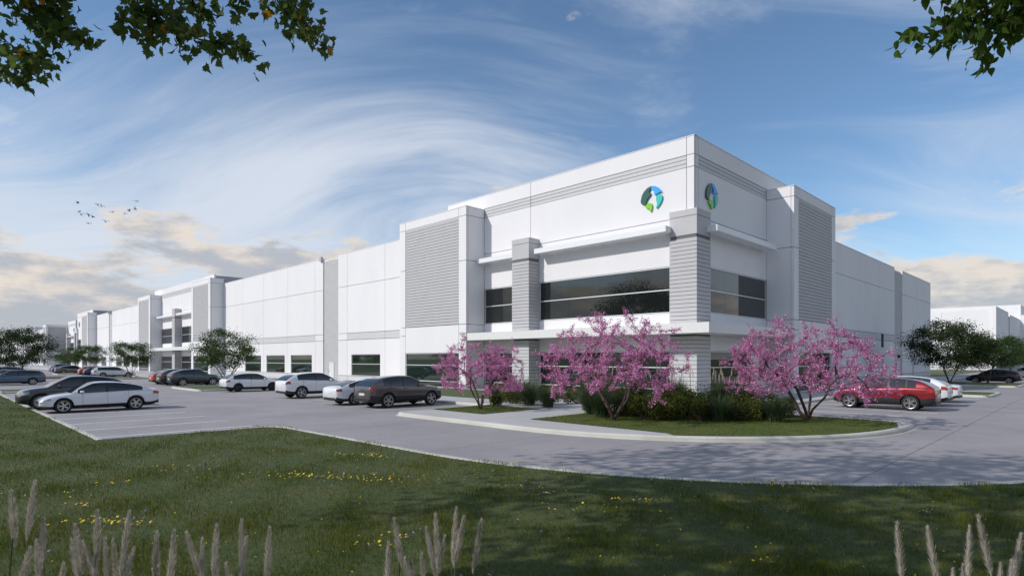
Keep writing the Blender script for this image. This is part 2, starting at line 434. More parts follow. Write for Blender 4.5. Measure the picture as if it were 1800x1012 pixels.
# ------------------------------------------------------------------ the warehouse
class Front:          # wall facing -Y
    def __init__(s, plane): s.p = plane
    def b(s, s0, s1, d0, d1, z0, z1): return (s0, s1, s.p - d1, s.p - d0, z0, z1)
class Side:           # wall facing +X
    def __init__(s, plane): s.p = plane
    def b(s, s0, s1, d0, d1, z0, z1): return (s.p + d0, s.p + d1, s0, s1, z0, z1)
G = 0.022
def fbox(name, F, s0, s1, d0, d1, z0, z1, m, parent): return box(name, *F.b(s0, s1, d0, d1, z0, z1), m, parent)
def panel(F, s0, s1, z0, z1, B, m=M_WHITE, hole=None, d=0.0, name='wall_panel'):
    a0, a1, c0, c1 = s0 + G, s1 - G, z0 + G, z1 - G
    if hole is None: return fbox(name, F, a0, a1, d - 0.2, d, c0, c1, m, B)
    h0, h1, k0, k1 = hole
    L = [F.b(a0, h0, d - 0.2, d, c0, c1), F.b(h1, a1, d - 0.2, d, c0, c1), F.b(h0, h1, d - 0.2, d, k1, c1)]
    if k0 > c0 + 0.02: L.append(F.b(h0, h1, d - 0.2, d, c0, k0))
    return boxes_mesh(name, L, m, B)
def window(F, s0, s1, z0, z1, B, rows=(), cols=(), d=0.0, glass=None, fw=0.055, name='window'):
    fr = [F.b(s0, s1, d - 0.16, d - 0.03, z0, z0 + fw), F.b(s0, s1, d - 0.16, d - 0.03, z1 - fw, z1),
          F.b(s0, s0 + fw, d - 0.155, d - 0.035, z0 + fw, z1 - fw), F.b(s1 - fw, s1, d - 0.155, d - 0.035, z0 + fw, z1 - fw)]
    for r in rows: fr.append(F.b(s0 + fw, s1 - fw, d - 0.150, d - 0.02, r - fw * 0.6, r + fw * 0.6))
    w = boxes_mesh(name, fr, M_FRAME, B)
    zs = [z0 + fw] + [r for r in rows] + [z1 - fw]
    ss = [s0 + fw] + list(cols) + [s1 - fw]
    for i in range(len(zs) - 1):
        for j in range(len(ss) - 1):
            fbox('pane', F, ss[j] + 0.006, ss[j + 1] - 0.006, d - 0.135, d - 0.10, zs[i] + 0.006, zs[i + 1] - 0.006, glass or M_GLASS, w)
    return w
def siding(F, s0, s1, z0, z1, B, d=0.0, pitch=0.25, m=M_GREY, each=True, thick=0.05, name='siding_board'):
    n = max(1, round((z1 - z0) / pitch)); p = (z1 - z0) / n
    if each:
        fbox('siding_backing', F, s0, s1, d - 0.18, d - 0.045, z0, z1, M_GREYD, B)
        for i in range(n):
            fbox(name, F, s0 + 0.004, s1 - 0.004, d - 0.05, d, z0 + i * p + 0.017, z0 + (i + 1) * p - 0.017, m, B)
    else:
        fbox('siding_backing', F, s0, s1, d - 0.18, d - 0.045, z0, z1, M_GREYD, B)
        o = boxes_mesh('siding', [F.b(s0 + 0.004, s1 - 0.004, d - 0.05, d, z0 + i * p + 0.02, z0 + (i + 1) * p - 0.02) for i in range(n)], m, B)
        o['kind'] = 'stuff'
def wall_run(F, joints, top, B, windows=(), d=0.0, bands=(), mid=10.68, base=True):
    """tilt-up panels between vertical joints; windows = indices of bays with a low window, bands = bays with the grey band"""
    for i in range(len(joints) - 1):
        s0, s1 = sorted((joints[i], joints[i + 1]))
        w = s1 - s0
        if base: panel(F, s0, s1, 0.0, 0.75, B, M_PALE, d=d, name='base_panel')
        h = None
        if i in windows:
            ww = min(5.8, w - 1.2) / 2; c = (s0 + s1) / 2
            h = (c - ww, c + ww, 0.78, 3.1)
        panel(F, s0, s1, 0.75, 4.7, B, hole=h, d=d)
        if h: window(F, h[0], h[1], h[2], h[3], B, rows=(2.05,), cols=((h[0] + h[1]) / 2,), d=d, glass=M_GLASSG)
        panel(F, s0, s1, 4.7, 5.45, B, M_PALE if i in bands else M_WHITE, d=d, name='band_panel')
        panel(F, s0, s1, 5.45, mid, B, d=d)
        panel(F, s0, s1, mid, top, B, d=d)
    a, b = min(joints), max(joints)
    fbox('parapet_cap', F, a + 0.01, b - 0.01, d - 0.35, d + 0.02, top - 0.005, top + 0.05, M_WHITE, B)
def rib_strip(F, s0, s1, top, B, door=None, each=True):
    fbox('strip_core', F, s0 + 0.01, s1 - 0.01, -0.6, -0.24, 0, top - 0.3, M_GREYD, B)
    if door:
        n = round((top - 0.35) / 0.25); p = (top - 0.35) / n
        for i in range(n):
            z0, z1 = i * p + 0.017, (i + 1) * p - 0.017
            segs = [(s0, door[0]), (door[1], s1)] if z0 < 2.15 else [(s0, s1)]
            for a, b in segs: fbox('siding_board', F, a + 0.02, b - 0.02, -0.26, -0.12, z0, z1, M_GREY2, B)
        dr = fbox('door', F, door[0] + 0.03, door[1] - 0.03, -0.25, -0.10, 0.14, 2.2, M_DOOR, B)
        boxes_mesh('door_handle', [F.b(door[0] + 0.14, door[0] + 0.18, -0.10, -0.05, 1.1, 1.26)], M_GREYD, B)
        boxes_mesh('door_frame', [F.b(door[0] - 0.02, door[0] + 0.02, -0.25, -0.07, 0.14, 2.26), F.b(door[1] - 0.02, door[1] + 0.02, -0.25, -0.07, 0.14, 2.26), F.b(door[0] + 0.02, door[1] - 0.02, -0.25, -0.07, 2.21, 2.26)], M_FRAME, B)
    else:
        o = boxes_mesh('siding', [F.b(s0 + 0.02, s1 - 0.02, -0.26, -0.12, i * 0.25 + 0.017, (i + 1) * 0.25 - 0.017) for i in range(int((top - 0.4) / 0.25))], M_GREY2, B); o['kind'] = 'stuff'
    fbox('parapet_cap', F, s0 + 0.01, s1 - 0.01, -0.6, -0.10, top - 0.33, top - 0.24, M_WHITE, B)
M_GREY2 = mat('light_grey_siding', (0.56, 0.56, 0.565), 0.7, var=0.05, vscale=1.2)
def pier_block(F, s0, s1, depth, B, each=True, win=True, side_out=None):
    """projecting block: white frame round a field of grey boards, window below; s0<s1, front face at depth d"""
    d = depth; H = 15.1
    x0, x1, y0, y1, _, _ = F.b(s0 + 0.2, s1 - 0.2, -0.3, d - 0.2, 0, 1)
    box('block_core', x0, x1, y0, y1, 0, H - 0.05, M_JOINT, B)
    pw = 0.95
    for a, b in ((s0, s0 + pw), (s1 - pw, s1)):
        for z0, z1 in ((0, 4.7), (4.7, 5.45), (5.45, 10.68), (10.68, 14.36), (14.36, H)):
            panel(F, a, b, z0, z1, B, d=d, name='pier_panel')
    panel(F, s0 + pw, s1 - pw, 14.36, H, B, d=d)
    fbox('siding_soffit', F, s0 + pw, s1 - pw, d - 0.2, d - 0.03, 14.30, 14.36, M_WHITE, B)
    siding(F, s0 + pw, s1 - pw, 5.48, 14.30, B, d=d - 0.03, each=each)
    if win:
        panel(F, s0 + pw, s1 - pw, 3.1, 5.46, B, d=d)
        window(F, s0 + pw, s1 - pw, 0.16, 3.1, B, rows=(0.66, 2.05), cols=(s0 + pw + (s1 - s0 - 2 * pw) * 0.5,), d=d - 0.02, glass=M_GLASSG)
    else: panel(F, s0 + pw, s1 - pw, 0.0, 5.46, B, d=d)
    # side faces of the block
    for side, q in ((0, s0), (1, s1)):
        for z0, z1 in ((0, 4.7), (4.7, 5.45), (5.45, 10.68), (10.68, 14.36), (14.36, H)):
            if side == 0: r = F.b(q, q + 0.2, -0.0, d - 0.2 - G, z0 + G, z1 - G)
            else: r = F.b(q - 0.2, q, -0.0, d - 0.2 - G, z0 + G, z1 - G)
            box('return_panel', *r, M_WHITE, B)
    fbox('parapet_cap', F, s0 - 0.01, s1 + 0.01, -0.2, d + 0.02, H - 0.004, H + 0.04, M_WHITE, B)
def pilaster(F, s0, s1, d, B, top=11.75, each=True, dback=-0.1):
    P = empty('pilaster'); c = F.b((s0 + s1) / 2, (s0 + s1) / 2, 0, 0, 0, 0)
    P.parent = B; P.location = Vector((c[0], c[2], 0)) - world_loc(B)
    fbox('pilaster_core', F, s0 + 0.04, s1 - 0.04, dback, d - 0.04, 0, top - 0.02, M_GREYD, P)
    zs = [0.0 + 0.25 * i for i in range(41)]
    bl = []
    for i in range(40):
        z0, z1 = zs[i] + 0.015, zs[i + 1] - 0.015
        if z1 > 10.2: break
        if 4.08 < z0 < 4.7 or 4.1 < z1 < 4.72: continue
        if each: fbox('siding_board', F, s0, s1, dback, d, z0, z1, M_GREY if z0 > 4.7 else M_GREY2, P)  # boards below the canopy get a paler grey: sunlit look put into the colour
        else: bl.append(F.b(s0, s1, dback, d, z0, z1))
    if bl:
        o = boxes_mesh('siding', bl, M_GREY, P); o['kind'] = 'stuff'
    fbox('plain_panel', F, s0, s1, dback, d, 10.2, 11.33, M_GREY, P)
    fbox('cap', F, s0 - 0.01, s1 + 0.01, dback, d + 0.01, 11.36, top, M_GREY, P)
    return P
def awning(F, s0, s1, B, depth=1.0, z0=10.46, z1=10.82):
    A = fbox('awning', F, s0, s1, 0.28, depth, z0, z1, M_AWN, B)
    n = max(2, round((s1 - s0) / 1.6))
    for i in range(n):
        s = s0 + 0.5 + (s1 - s0 - 1.0) * i / (n - 1)
        o = fbox('awning_bracket', F, s - 0.04, s + 0.04, -0.02, 0.30, z0 + 0.06, z1 - 0.06, M_AWN, B)
LOGO = {'dark': mat('logo_dark_green', (0.004, 0.085, 0.070), 0.35), 'blue': mat('logo_blue', (0.01, 0.36, 0.86), 0.35),
        'teal': mat('logo_teal', (0.02, 0.52, 0.47), 0.35), 'lime': mat('logo_lime', (0.20, 0.56, 0.02), 0.35)}
def logo(F, s, z, size, B):
    """round emblem of four curved leaves; outline in units of its radius, u to the right as seen, v up"""
    shapes = {
        'dark': [(-0.02, 1.0), (-0.35, 0.93), (-0.68, 0.70), (-0.90, 0.38), (-1.0, 0.0), (-0.99, -0.22), (-0.86, -0.34), (-0.62, -0.40), (-0.52, -0.40), (-0.50, -0.18), (-0.36, 0.05), (-0.12, 0.27), (-0.06, 0.42), (-0.26, 0.50), (-0.18, 0.70)],
        'blue': [(0.02, 1.0), (0.30, 0.95), (0.62, 0.76), (0.85, 0.50), (0.94, 0.30), (0.80, 0.38), (0.55, 0.30), (0.32, 0.22), (0.20, 0.32), (0.28, 0.46), (0.20, 0.62), (0.04, 0.72), (-0.06, 0.80)],
        'teal': [(0.62, 0.20), (0.84, 0.18), (0.96, 0.06), (0.98, -0.14), (0.88, -0.42), (0.66, -0.70), (0.46, -0.88), (0.40, -0.82), (0.50, -0.62), (0.48, -0.40), (0.42, -0.18), (0.44, 0.04)],
        'lime': [(-0.36, -0.36), (-0.18, -0.32), (0.0, -0.42), (0.06, -0.60), (0.02, -0.86), (-0.06, -1.06), (-0.22, -0.94), (-0.20, -0.78), (-0.38, -0.76), (-0.58, -0.62), (-0.60, -0.52)]}
    Lg = empty('logo'); Lg.parent = B
    c = Vector((F.b(s, s, 0, 0, 0, 0)[0], F.b(s, s, 0, 0, 0, 0)[2], z)); Lg.location = c - world_loc(B)
    for k, pts in shapes.items():
        n = len(pts); v = []
        for d in (0.02, 0.12):
            for (u, w) in pts:
                bx = F.b(s + u * size, s + u * size, d, d, 0, 0)
                v.append(tuple(Vector((bx[0], bx[2], z + w * size)) - c))
        f = [tuple(range(n)), tuple(reversed(range(n, 2 * n)))] + [(i, n + i, n + (i + 1) % n, (i + 1) % n) for i in range(n)]
        me = mesh('emblem_leaf', v, f, LOGO[k])
        bm = bmesh.new(); bm.from_mesh(me); bmesh.ops.triangulate(bm, faces=[q for q in bm.faces if len(q.verts) > 4]); bmesh.ops.recalc_face_normals(bm, faces=bm.faces); bm.to_mesh(me); bm.free()
        link('emblem_leaf', me, Lg)

def tower_face(F, s_in, s_corner, B, corner_sign, H=16.3, hidden=5.0):
    """upper office face of the corner tower from the block (s_in) to the corner; corner_sign = direction of the corner"""
    sg = corner_sign
    lo, hi = min(s_in, s_corner), max(s_in, s_corner)
    a, b = (lo - (hidden if sg > 0 else 0), hi) if sg > 0 else (lo, hi + hidden)
    pier = s_corner - sg * 0.5
    span = sorted((s_in - sg * hidden, pier)); body = sorted((s_in, pier)); pr = sorted((pier, s_corner))
    # parapet, frieze of three boards, wall above and below the glazing
    panel(F, *span, 15.18, H, B); panel(F, *pr, 15.18, H, B); panel(F, *pr, 14.42, 15.18, B); panel(F, *pr, 11.38, 14.42, B)
    for i in range(3): fbox('frieze_board', F, body[0] + G, body[1] - G, -0.2, -0.02, 14.42 + i * 0.253 + 0.016, 14.42 + (i + 1) * 0.253 - 0.012, M_PALE, B)
    mid = (body[0] + body[1]) / 2 if abs(body[1] - body[0]) < 12 else (-31.36 if F.p == 33.4 and s_corner > -30 else body[0] + 5.4)
    return body, pr, mid

def build_warehouse():
    B = empty('warehouse', (-17.62, 33.4, 0))
    tag(B, 'long white concrete warehouse with glazed corner offices and grey ribbed blocks', 'warehouse')
    F = Front(33.4); S = Side(-17.62)
    # inner cores behind the panels (recessed joints show them)
    box('wall_core', -220.8, -17.8, 33.58, 103.7, 0.0, 13.4, M_JOINT, B)
    box('tower_core', -41.4, -17.79, 33.57, 48.9, 13.2, 16.2, M_JOINT, B)
    box('roof_deck', -220.7, -17.9, 33.7, 103.6, 13.4, 13.45, M_ROOF, B)
    box('tower_roof', -41.3, -17.9, 33.7, 48.8, 16.2, 16.22, M_ROOF, B)
    box('tower_core', -136.4, -101.4, 33.57, 43.0, 13.2, 16.1, M_JOINT, B)
    box('tower_core', -220.8, -197.8, 33.57, 48.0, 13.2, 16.1, M_JOINT, B)
    # long front wall
    wall_run(F, [-46.3, -51.76, -59.34, -61.35], 14.36, B, windows=(1,), bands=(0, 1))
    rib_strip(F, -64.9, -61.35, 14.3, B, door=(-63.75, -62.5))
    wall_run(F, [-64.9, -66.9, -74.4, -82.05, -89.6, -97.4], 14.36, B, windows=(1, 2, 3), bands=(1, 2, 3))
    wall_run(F, [-140.6, -148.3, -155.9, -163.5, -171.0, -174.4], 14.36, B, windows=(1, 2, 3), bands=(1, 2, 3))
    rib_strip(F, -177.8, -174.4, 14.3, B)
    wall_run(F, [-177.8, -180.0, -187.5, -192.9], 14.36, B, windows=(1,), bands=(0, 1))
    for x in (-65.2, -178.1):
        boxes_mesh('roof_scupper', [F.b(x - 0.25, x + 0.25, 0.0, 0.25, 14.1, 14.6)], M_GREY, B)
    # near corner tower, front
    def tower_front(x_in, x_out, sg, near):
        """x_in = block side, x_out = corner (sg=+1: corner to +X); None corner = second block"""
        lo, hi = min(x_in, x_out), max(x_in, x_out)
        return lo, hi
    # --- front face of the near tower: s from -36.69 (block) to -17.62 (corner)
    s0, s1, pier, midj = -36.69, -17.62, -18.14, -31.36
    panel(F, -41.56, midj, 15.18, 16.3, B); panel(F, midj, pier, 15.18, 16.3, B)
    for z0, z1 in ((15.18, 16.3), (14.42, 15.18), (11.38, 14.42), (4.72, 11.38)): panel(F, pier, s1, z0, z1, B, name='corner_panel')
    for a, b in ((s0, midj), (midj, pier)):
        for i in range(3):
            fbox('frieze_board', F, a + 0.03, b - 0.03, -0.19, -0.02, 14.42 + i * 0.253 + 0.018, 14.42 + (i + 1) * 0.253 - 0.018, M_PALE, B)
        panel(F, a, b, 11.38, 14.42, B)
    fbox('parapet_cap', F, -41.56, s1 + 0.02, -0.35, 0.02, 16.295, 16.345, M_WHITE, B)
    box('parapet_end', -41.56, -41.36, 33.4 + 0.21, 48.8, 14.0, 16.29, M_WHITE, B)
    for a, b, cols in ((s0, -32.26, (-34.4,)), (-30.47, -19.14, (-27.6, -24.8, -22.0))):
        panel(F, a, b, 8.43, 11.38, B); panel(F, a, b, 4.72, 5.52, B)
        window(F, a + 0.03, b - 0.01, 5.52, 8.43, B, rows=(6.97,), cols=cols)
        panel(F, a, b, 3.1, 4.72, B)
        window(F, a + 0.03, b - 0.01, 0.15, 3.1, B, rows=(0.66, 2.05), cols=cols)
    panel(F, -32.26, -30.47, 4.72, 11.38, B); panel(F, -32.26, -30.47, 0, 4.72, B); panel(F, -19.14, -18.14, 0, 4.72, B); panel(F, -19.14, -18.14, 4.72, 11.38, B)
    pilaster(F, -32.26, -30.47, 1.14, B)
    pilaster(F, -19.14, -17.30, 0.30, B, dback=-1.5)
    awning(F, -36.45, -32.35, B); awning(F, -30.07, -19.0, B)
    boxes_mesh('entrance_canopy', [(-36.66, -15.70, 31.46, 33.36, 4.11, 4.70), (-17.58, -15.70, 33.36, 44.38, 4.11, 4.70)], M_CANOPY, B)
    logo(F, -20.55, 12.95, 0.80, B)
    # --- side face of the near tower
    t0, t1, pr = 33.4, 44.41, 33.92
    for z0, z1 in ((15.18, 16.3), (14.42, 15.18), (11.38, 14.42), (4.72, 11.38)): panel(S, t0 + 0.2, pr, z0, z1, B, name='corner_panel')
    panel(S, pr, 49.0, 15.18, 16.3, B)
    for i in range(3): fbox('frieze_board', S, pr + 0.03, t1, -0.19, -0.02, 14.42 + i * 0.253 + 0.018, 14.42 + (i + 1) * 0.253 - 0.018, M_PALE, B)
    panel(S, pr, t1, 11.38, 14.42, B)
    panel(S, 34.9, t1, 8.43, 11.38, B); panel(S, 34.9, t1, 4.72, 5.52, B); panel(S, 34.9, t1, 3.1, 4.72, B)
    window(S, 34.93, t1 - 0.02, 5.52, 8.43, B, rows=(6.97,), cols=(37.7, 40.5))
    window(S, 34.93, 41.2, 0.15, 3.1, B, rows=(0.66, 2.05), cols=(38.0,))
    panel(S, 41.2, t1, 0, 3.1, B)
    fbox('parapet_cap', S, 33.38, 49.0, -0.35, 0.02, 16.296, 16.346, M_WHITE, B)
    awning(S, 34.4, 43.76, B)
    logo(S, 35.55, 12.95, 0.80, B)
    # projecting blocks beside the tower
    pier_block(F, -46.2, -36.69, 2.0, B)
    pier_block(S, 44.41, 53.8, 1.95, B)
    # --- long side wall
    for a, b in ((53.7, 61.2), (61.2, 68.4), (68.4, 75.6), (75.6, 82.8), (86.7, 95.0), (95.0, 103.9)):
        panel(S, a, b, 0, 0.75, B, M_PALE, name='base_panel'); panel(S, a, b, 0.75, 4.7, B)
        panel(S, a, b, 4.7, 5.45, B, M_PALE if a < 80 else M_WHITE, name='band_panel'); panel(S, a, b, 5.45, 10.68, B); panel(S, a, b, 10.68, 13.56, B)
    fbox('parapet_cap', S, 53.7, 82.8, -0.35, 0.02, 13.555, 13.6, M_WHITE, B); fbox('parapet_cap', S, 86.7, 103.9, -0.35, 0.02, 13.555, 13.6, M_WHITE, B)
    rib_strip(S, 82.8, 86.7, 13.5, B, door=(84.3, 85.6))
    box('wall_lamp', -17.86, -17.5, 84.75, 85.15, 2.75, 3.1, M_BLACK, B)
    for y in (77.2, 92.6):
        box('overflow_slot', -17.66, -17.60, y - 0.5, y + 0.5, 3.92, 5.45, M_BLACK, B)
        box('downpipe', -17.64, -17.50, y - 0.2, y + 0.2, 0.15, 3.0, M_PALE, B)
    box('end_panel', -221.0, -17.62, 103.7, 103.9, 0, 13.5, M_WHITE, B)
    # --- middle entrance between two blocks
    pier_block(F, -106.4, -97.3, 2.0, B, each=False); pier_block(F, -140.7, -131.4, 2.0, B, each=False)
    a0, a1 = -131.4, -106.4
    panel(F, -136.3, a0 + 8, 15.18, 16.3, B); panel(F, a0 + 8, a0 + 16, 15.18, 16.3, B); panel(F, a0 + 16, -101.6, 15.18, 16.3, B)
    fbox('parapet_cap', F, -136.3, -101.6, -0.35, 0.02, 16.296, 16.346, M_WHITE, B)
    for i in range(3): fbox('frieze_board', F, a0, a1, -0.19, -0.02, 14.42 + i * 0.253 + 0.02, 14.42 + (i + 1) * 0.253 - 0.02, M_PALE, B)
    for a, b in ((a0, -120.4), (-118.8, a1)):
        panel(F, a, b, 11.38, 14.42, B); panel(F, a, b, 8.43, 11.38, B); panel(F, a, b, 4.72, 5.52, B)
        window(F, a, b, 5.52, 8.43, B, rows=(6.97,), cols=((a + b) / 2,))
        panel(F, a, b, 3.1, 4.72, B)
        window(F, a, b, 0.15, 3.1, B, rows=(0.66, 2.05), cols=((a + b) / 2,))
        awning(F, a + 0.3, b - 0.2, B)
    panel(F, -120.4, -118.8, 0, 14.42, B)
    pilaster(F, -120.4, -118.8, 1.1, B, each=False)
    box('entrance_canopy', -131.4, -106.4, 31.44, 33.36, 4.11, 4.70, M_CANOPY, B)
    # --- far corner of the same wall
    pier_block(F, -201.9, -192.9, 2.0, B, each=False)
    panel(F, -220.9, -197.9, 15.18, 16.3, B); panel(F, -220.9, -201.9, 8.43, 15.18, B)
    window(F, -220.0, -202.2, 5.52, 8.43, B, rows=(6.97,)); panel(F, -220.9, -201.9, 0, 5.52, B)
    logo(F, -217.5, 12.9, 0.8, B)
    pilaster(F, -221.2, -219.4, 0.3, B, each=False, dback=-1.5)
    return B
build_warehouse()

def build_second():
    B = empty('warehouse', (-256.7, 38.3, 0))
    tag(B, 'farther white warehouse with a broad grey ribbed block and round emblem beyond the long wall', 'warehouse')
    F = Front(38.3); S = Side(-256.7)
    box('wall_core', -480, -257.0, 38.6, 100, 0, 13.5, M_JOINT, B)
    box('side_wall', -257.0, -256.7, 39.0, 100, 0, 14.3, M_WHITE, B)
    box('tower_core', -276.0, -256.9, 38.5, 52, 0, 16.2, M_JOINT, B)
    for z0, z1 in ((0, 4.7), (8.43, 11.38), (11.38, 15.18), (15.18, 16.3)): panel(F, -272, -256.7, z0, z1, B)
    window(F, -271.8, -258.6, 5.52, 8.43, B, rows=(6.97,), cols=(-265,)); panel(F, -272, -256.7, 4.72, 5.52, B)
    for i in range(3): fbox('frieze_board', F, -271, -257.4, 0.0, 0.03, 14.42 + i * 0.253, 14.42 + (i + 1) * 0.253 - 0.04, M_PALE, B)
    box('tower_side', -256.9, -256.7, 38.52, 52, 0, 16.3, M_WHITE, B)
    pilaster(F, -258.4, -256.4, 0.3, B, each=False, dback=-1.5)
    pilaster(F, -268.5, -266.6, 1.14, B, each=False)
    awning(F, -266.2, -258.6, B); box('entrance_canopy', -272, -255.0, 36.4, 38.28, 4.11, 4.7, M_CANOPY, B)
    logo(F, -259.6, 12.9, 0.8, B)
    # broad block: ribbed on the side that faces the car park and on its front
    box('block_core', -280.2, -272.2, 32.0, 38.2, 0, 15.0, M_JOINT, B)
    S2 = Side(-272.0); F2 = Front(31.8)
    for s in ((31.8, 32.4), (37.6, 38.2)):
        panel(S2, s[0] + (0.2 if s[0] < 32 else 0), s[1], 0, 15.1, B)
    panel(S2, 32.4, 37.6, 14.3, 15.1, B); panel(S2, 32.4, 37.6, 0, 5.46, B)
    siding(S2, 32.4, 37.6, 5.48, 14.3, B, d=-0.03, each=False)
    for s in ((-280.4, -279.6), (-272.7, -272.0)): panel(F2, s[0], s[1], 0, 15.1, B)
    panel(F2, -279.6, -272.7, 14.3, 15.1, B); panel(F2, -279.6, -272.7, 3.1, 5.46, B)
    siding(F2, -279.6, -272.7, 5.48, 14.3, B, d=-0.03, each=False)
    window(F2, -279.6, -272.7, 0.2, 3.1, B, rows=(2.05,), cols=(-277.3, -275.0), glass=M_GLASSG)
    fbox('parapet_cap', F2, -280.4, -271.98, -6.4, 0.02, 15.096, 15.14, M_WHITE, B)
    F3 = Front(33.8)
    box('wall_core', -480, -280.3, 34.0, 38.7, 0, 14.2, M_JOINT, B)
    js = [-280.4 - 7.6 * i for i in range(27)]
    for i in range(26):
        a, b = js[i + 1], js[i]
        if i in (1, 2, 3, 4):
            panel(F3, a, b, 0, 4.7, B, hole=(a + 0.9, b - 0.9, 0.78, 3.1)); window(F3, a + 0.9, b - 0.9, 0.78, 3.1, B, rows=(2.05,), glass=M_GLASSG)
        else: panel(F3, a, b, 0, 4.7, B)
        panel(F3, a, b, 4.7, 10.68, B); panel(F3, a, b, 10.68, 14.36, B)
    box('roof_block', -345, -338, 32.2, 40, 0, 15.1, M_WHITE, B); box('roof_block', -338, -322, 33.9, 44, 14.0, 16.3, M_WHITE, B)
    return B
build_second()

def build_third():
    B = empty('warehouse', (-16.5, 168.5, 0))
    tag(B, 'white warehouse with a tall corner fin beyond the tree pair and dark hatchback', 'warehouse')
    F = Front(168.5); S = Side(-16.5)
    box('wall_core', -110, -16.8, 168.7, 330, 0, 13.3, M_JOINT, B)
    js = [-17.2 - 9.2 * i for i in range(11)]
    for i in range(10):
        for z0, z1 in ((0, 0.75), (0.75, 8.6), (8.6, 13.56)): panel(F, js[i + 1], js[i], z0, z1, B, M_PALE if z0 == 0 else M_WHITE)
    fbox('corner_fin', F, -17.2, -16.5, -0.3, 0.25, 0, 14.4, M_WHITE, B)
    for a, b in ((168.9, 180.9), (180.9, 192.7)): 
        for z0, z1 in ((0, 0.75), (0.75, 8.6), (8.6, 14.3)): panel(S, a, b, z0, z1, B, M_PALE if z0 == 0 else M_WHITE)
    rib_strip(S, 192.7, 196.0, 13.6, B)
    for a, b in ((196.0, 208.0), (208.0, 220.0), (220, 240), (240, 270), (270, 300)):
        for z0, z1 in ((0, 0.75), (0.75, 8.6), (8.6, 13.9)): panel(S, a, b, z0, z1, B, M_PALE if z0 == 0 else M_WHITE)
    box('end_block', -16.5, -12.5, 222, 262, 0, 15.1, M_WHITE, B)
    box('tower_core', -40, -16.6, 226, 262, 13.2, 18.4, M_WHITE, B)
    return B
build_third()
# ------------------------------------------------------------------ cars
M_TYRE = mat('tyre_rubber', (0.018, 0.018, 0.019), 0.85)
M_RIM = mat('alloy_rim', (0.50, 0.50, 0.51), 0.3, metal=0.85)
M_RIMD = mat('dark_rim', (0.035, 0.035, 0.037), 0.5, metal=0.3)
M_CARGLASS = mat('car_glass', (0.018, 0.022, 0.026), 0.03, ior=1.7)
M_TRIM = mat('black_car_trim', (0.016, 0.016, 0.017), 0.5)
M_TAIL = mat('tail_lamp_red', (0.42, 0.018, 0.012), 0.2, coat=0.6)
M_HEAD = mat('head_lamp_glass', (0.42, 0.44, 0.46), 0.12, metal=0.4, coat=0.8)
M_PLATE = mat('number_plate', (0.62, 0.62, 0.60), 0.5)
M_CHROME = mat('chrome_trim', (0.62, 0.62, 0.62), 0.18, metal=1.0)
def paint(name, c, metal=0.25, rough=0.32): return mat('car_paint_' + name, c, rough, metal=metal, coat=1.0)
PAINT = {'white': paint('white', (0.76, 0.77, 0.79), 0.0), 'pearl': paint('pearl', (0.70, 0.71, 0.74), 0.05), 'graphite': paint('graphite', (0.115, 0.108, 0.105), 0.6),
         'darkgrey': paint('darkgrey', (0.060, 0.060, 0.062), 0.5), 'steelblue': paint('steelblue', (0.060, 0.105, 0.160), 0.5), 'orange': paint('orange', (0.56, 0.095, 0.045), 0.2),
         'olive': paint('olive', (0.085, 0.085, 0.062), 0.4), 'teal': paint('teal', (0.045, 0.085, 0.088), 0.5), 'navy': paint('navy', (0.020, 0.042, 0.115), 0.4),
         'red': paint('red', (0.25, 0.008, 0.014), 0.35), 'taupe': paint('taupe', (0.17, 0.155, 0.135), 0.5), 'cobalt': paint('cobalt', (0.030, 0.055, 0.32), 0.4),
         'maroon': paint('maroon', (0.13, 0.018, 0.022), 0.4), 'black': paint('black', (0.022, 0.022, 0.024), 0.3), 'silver': paint('silver', (0.42, 0.43, 0.45), 0.6)}
def interp(x, pts):
    xs = [p[0] for p in pts]; ys = [p[1] for p in pts]
    # smooth (cosine-free) cubic hermite through the points
    if x <= xs[0]: return ys[0]
    if x >= xs[-1]: return ys[-1]
    for i in range(len(xs) - 1):
        if xs[i] <= x <= xs[i + 1]:
            h = xs[i + 1] - xs[i]; t = (x - xs[i]) / h
            def slope(k):
                if k == 0: return (ys[1] - ys[0]) / (xs[1] - xs[0])
                if k == len(xs) - 1: return (ys[-1] - ys[-2]) / (xs[-1] - xs[-2])
                a = (ys[k] - ys[k - 1]) / (xs[k] - xs[k - 1]); b = (ys[k + 1] - ys[k]) / (xs[k + 1] - xs[k])
                return 0.0 if a * b <= 0 else 2 * a * b / (a + b)
            m0, m1 = slope(i) * h, slope(i + 1) * h
            return (2*t**3 - 3*t**2 + 1) * ys[i] + (t**3 - 2*t**2 + t) * m0 + (-2*t**3 + 3*t**2) * ys[i + 1] + (t**3 - t**2) * m1
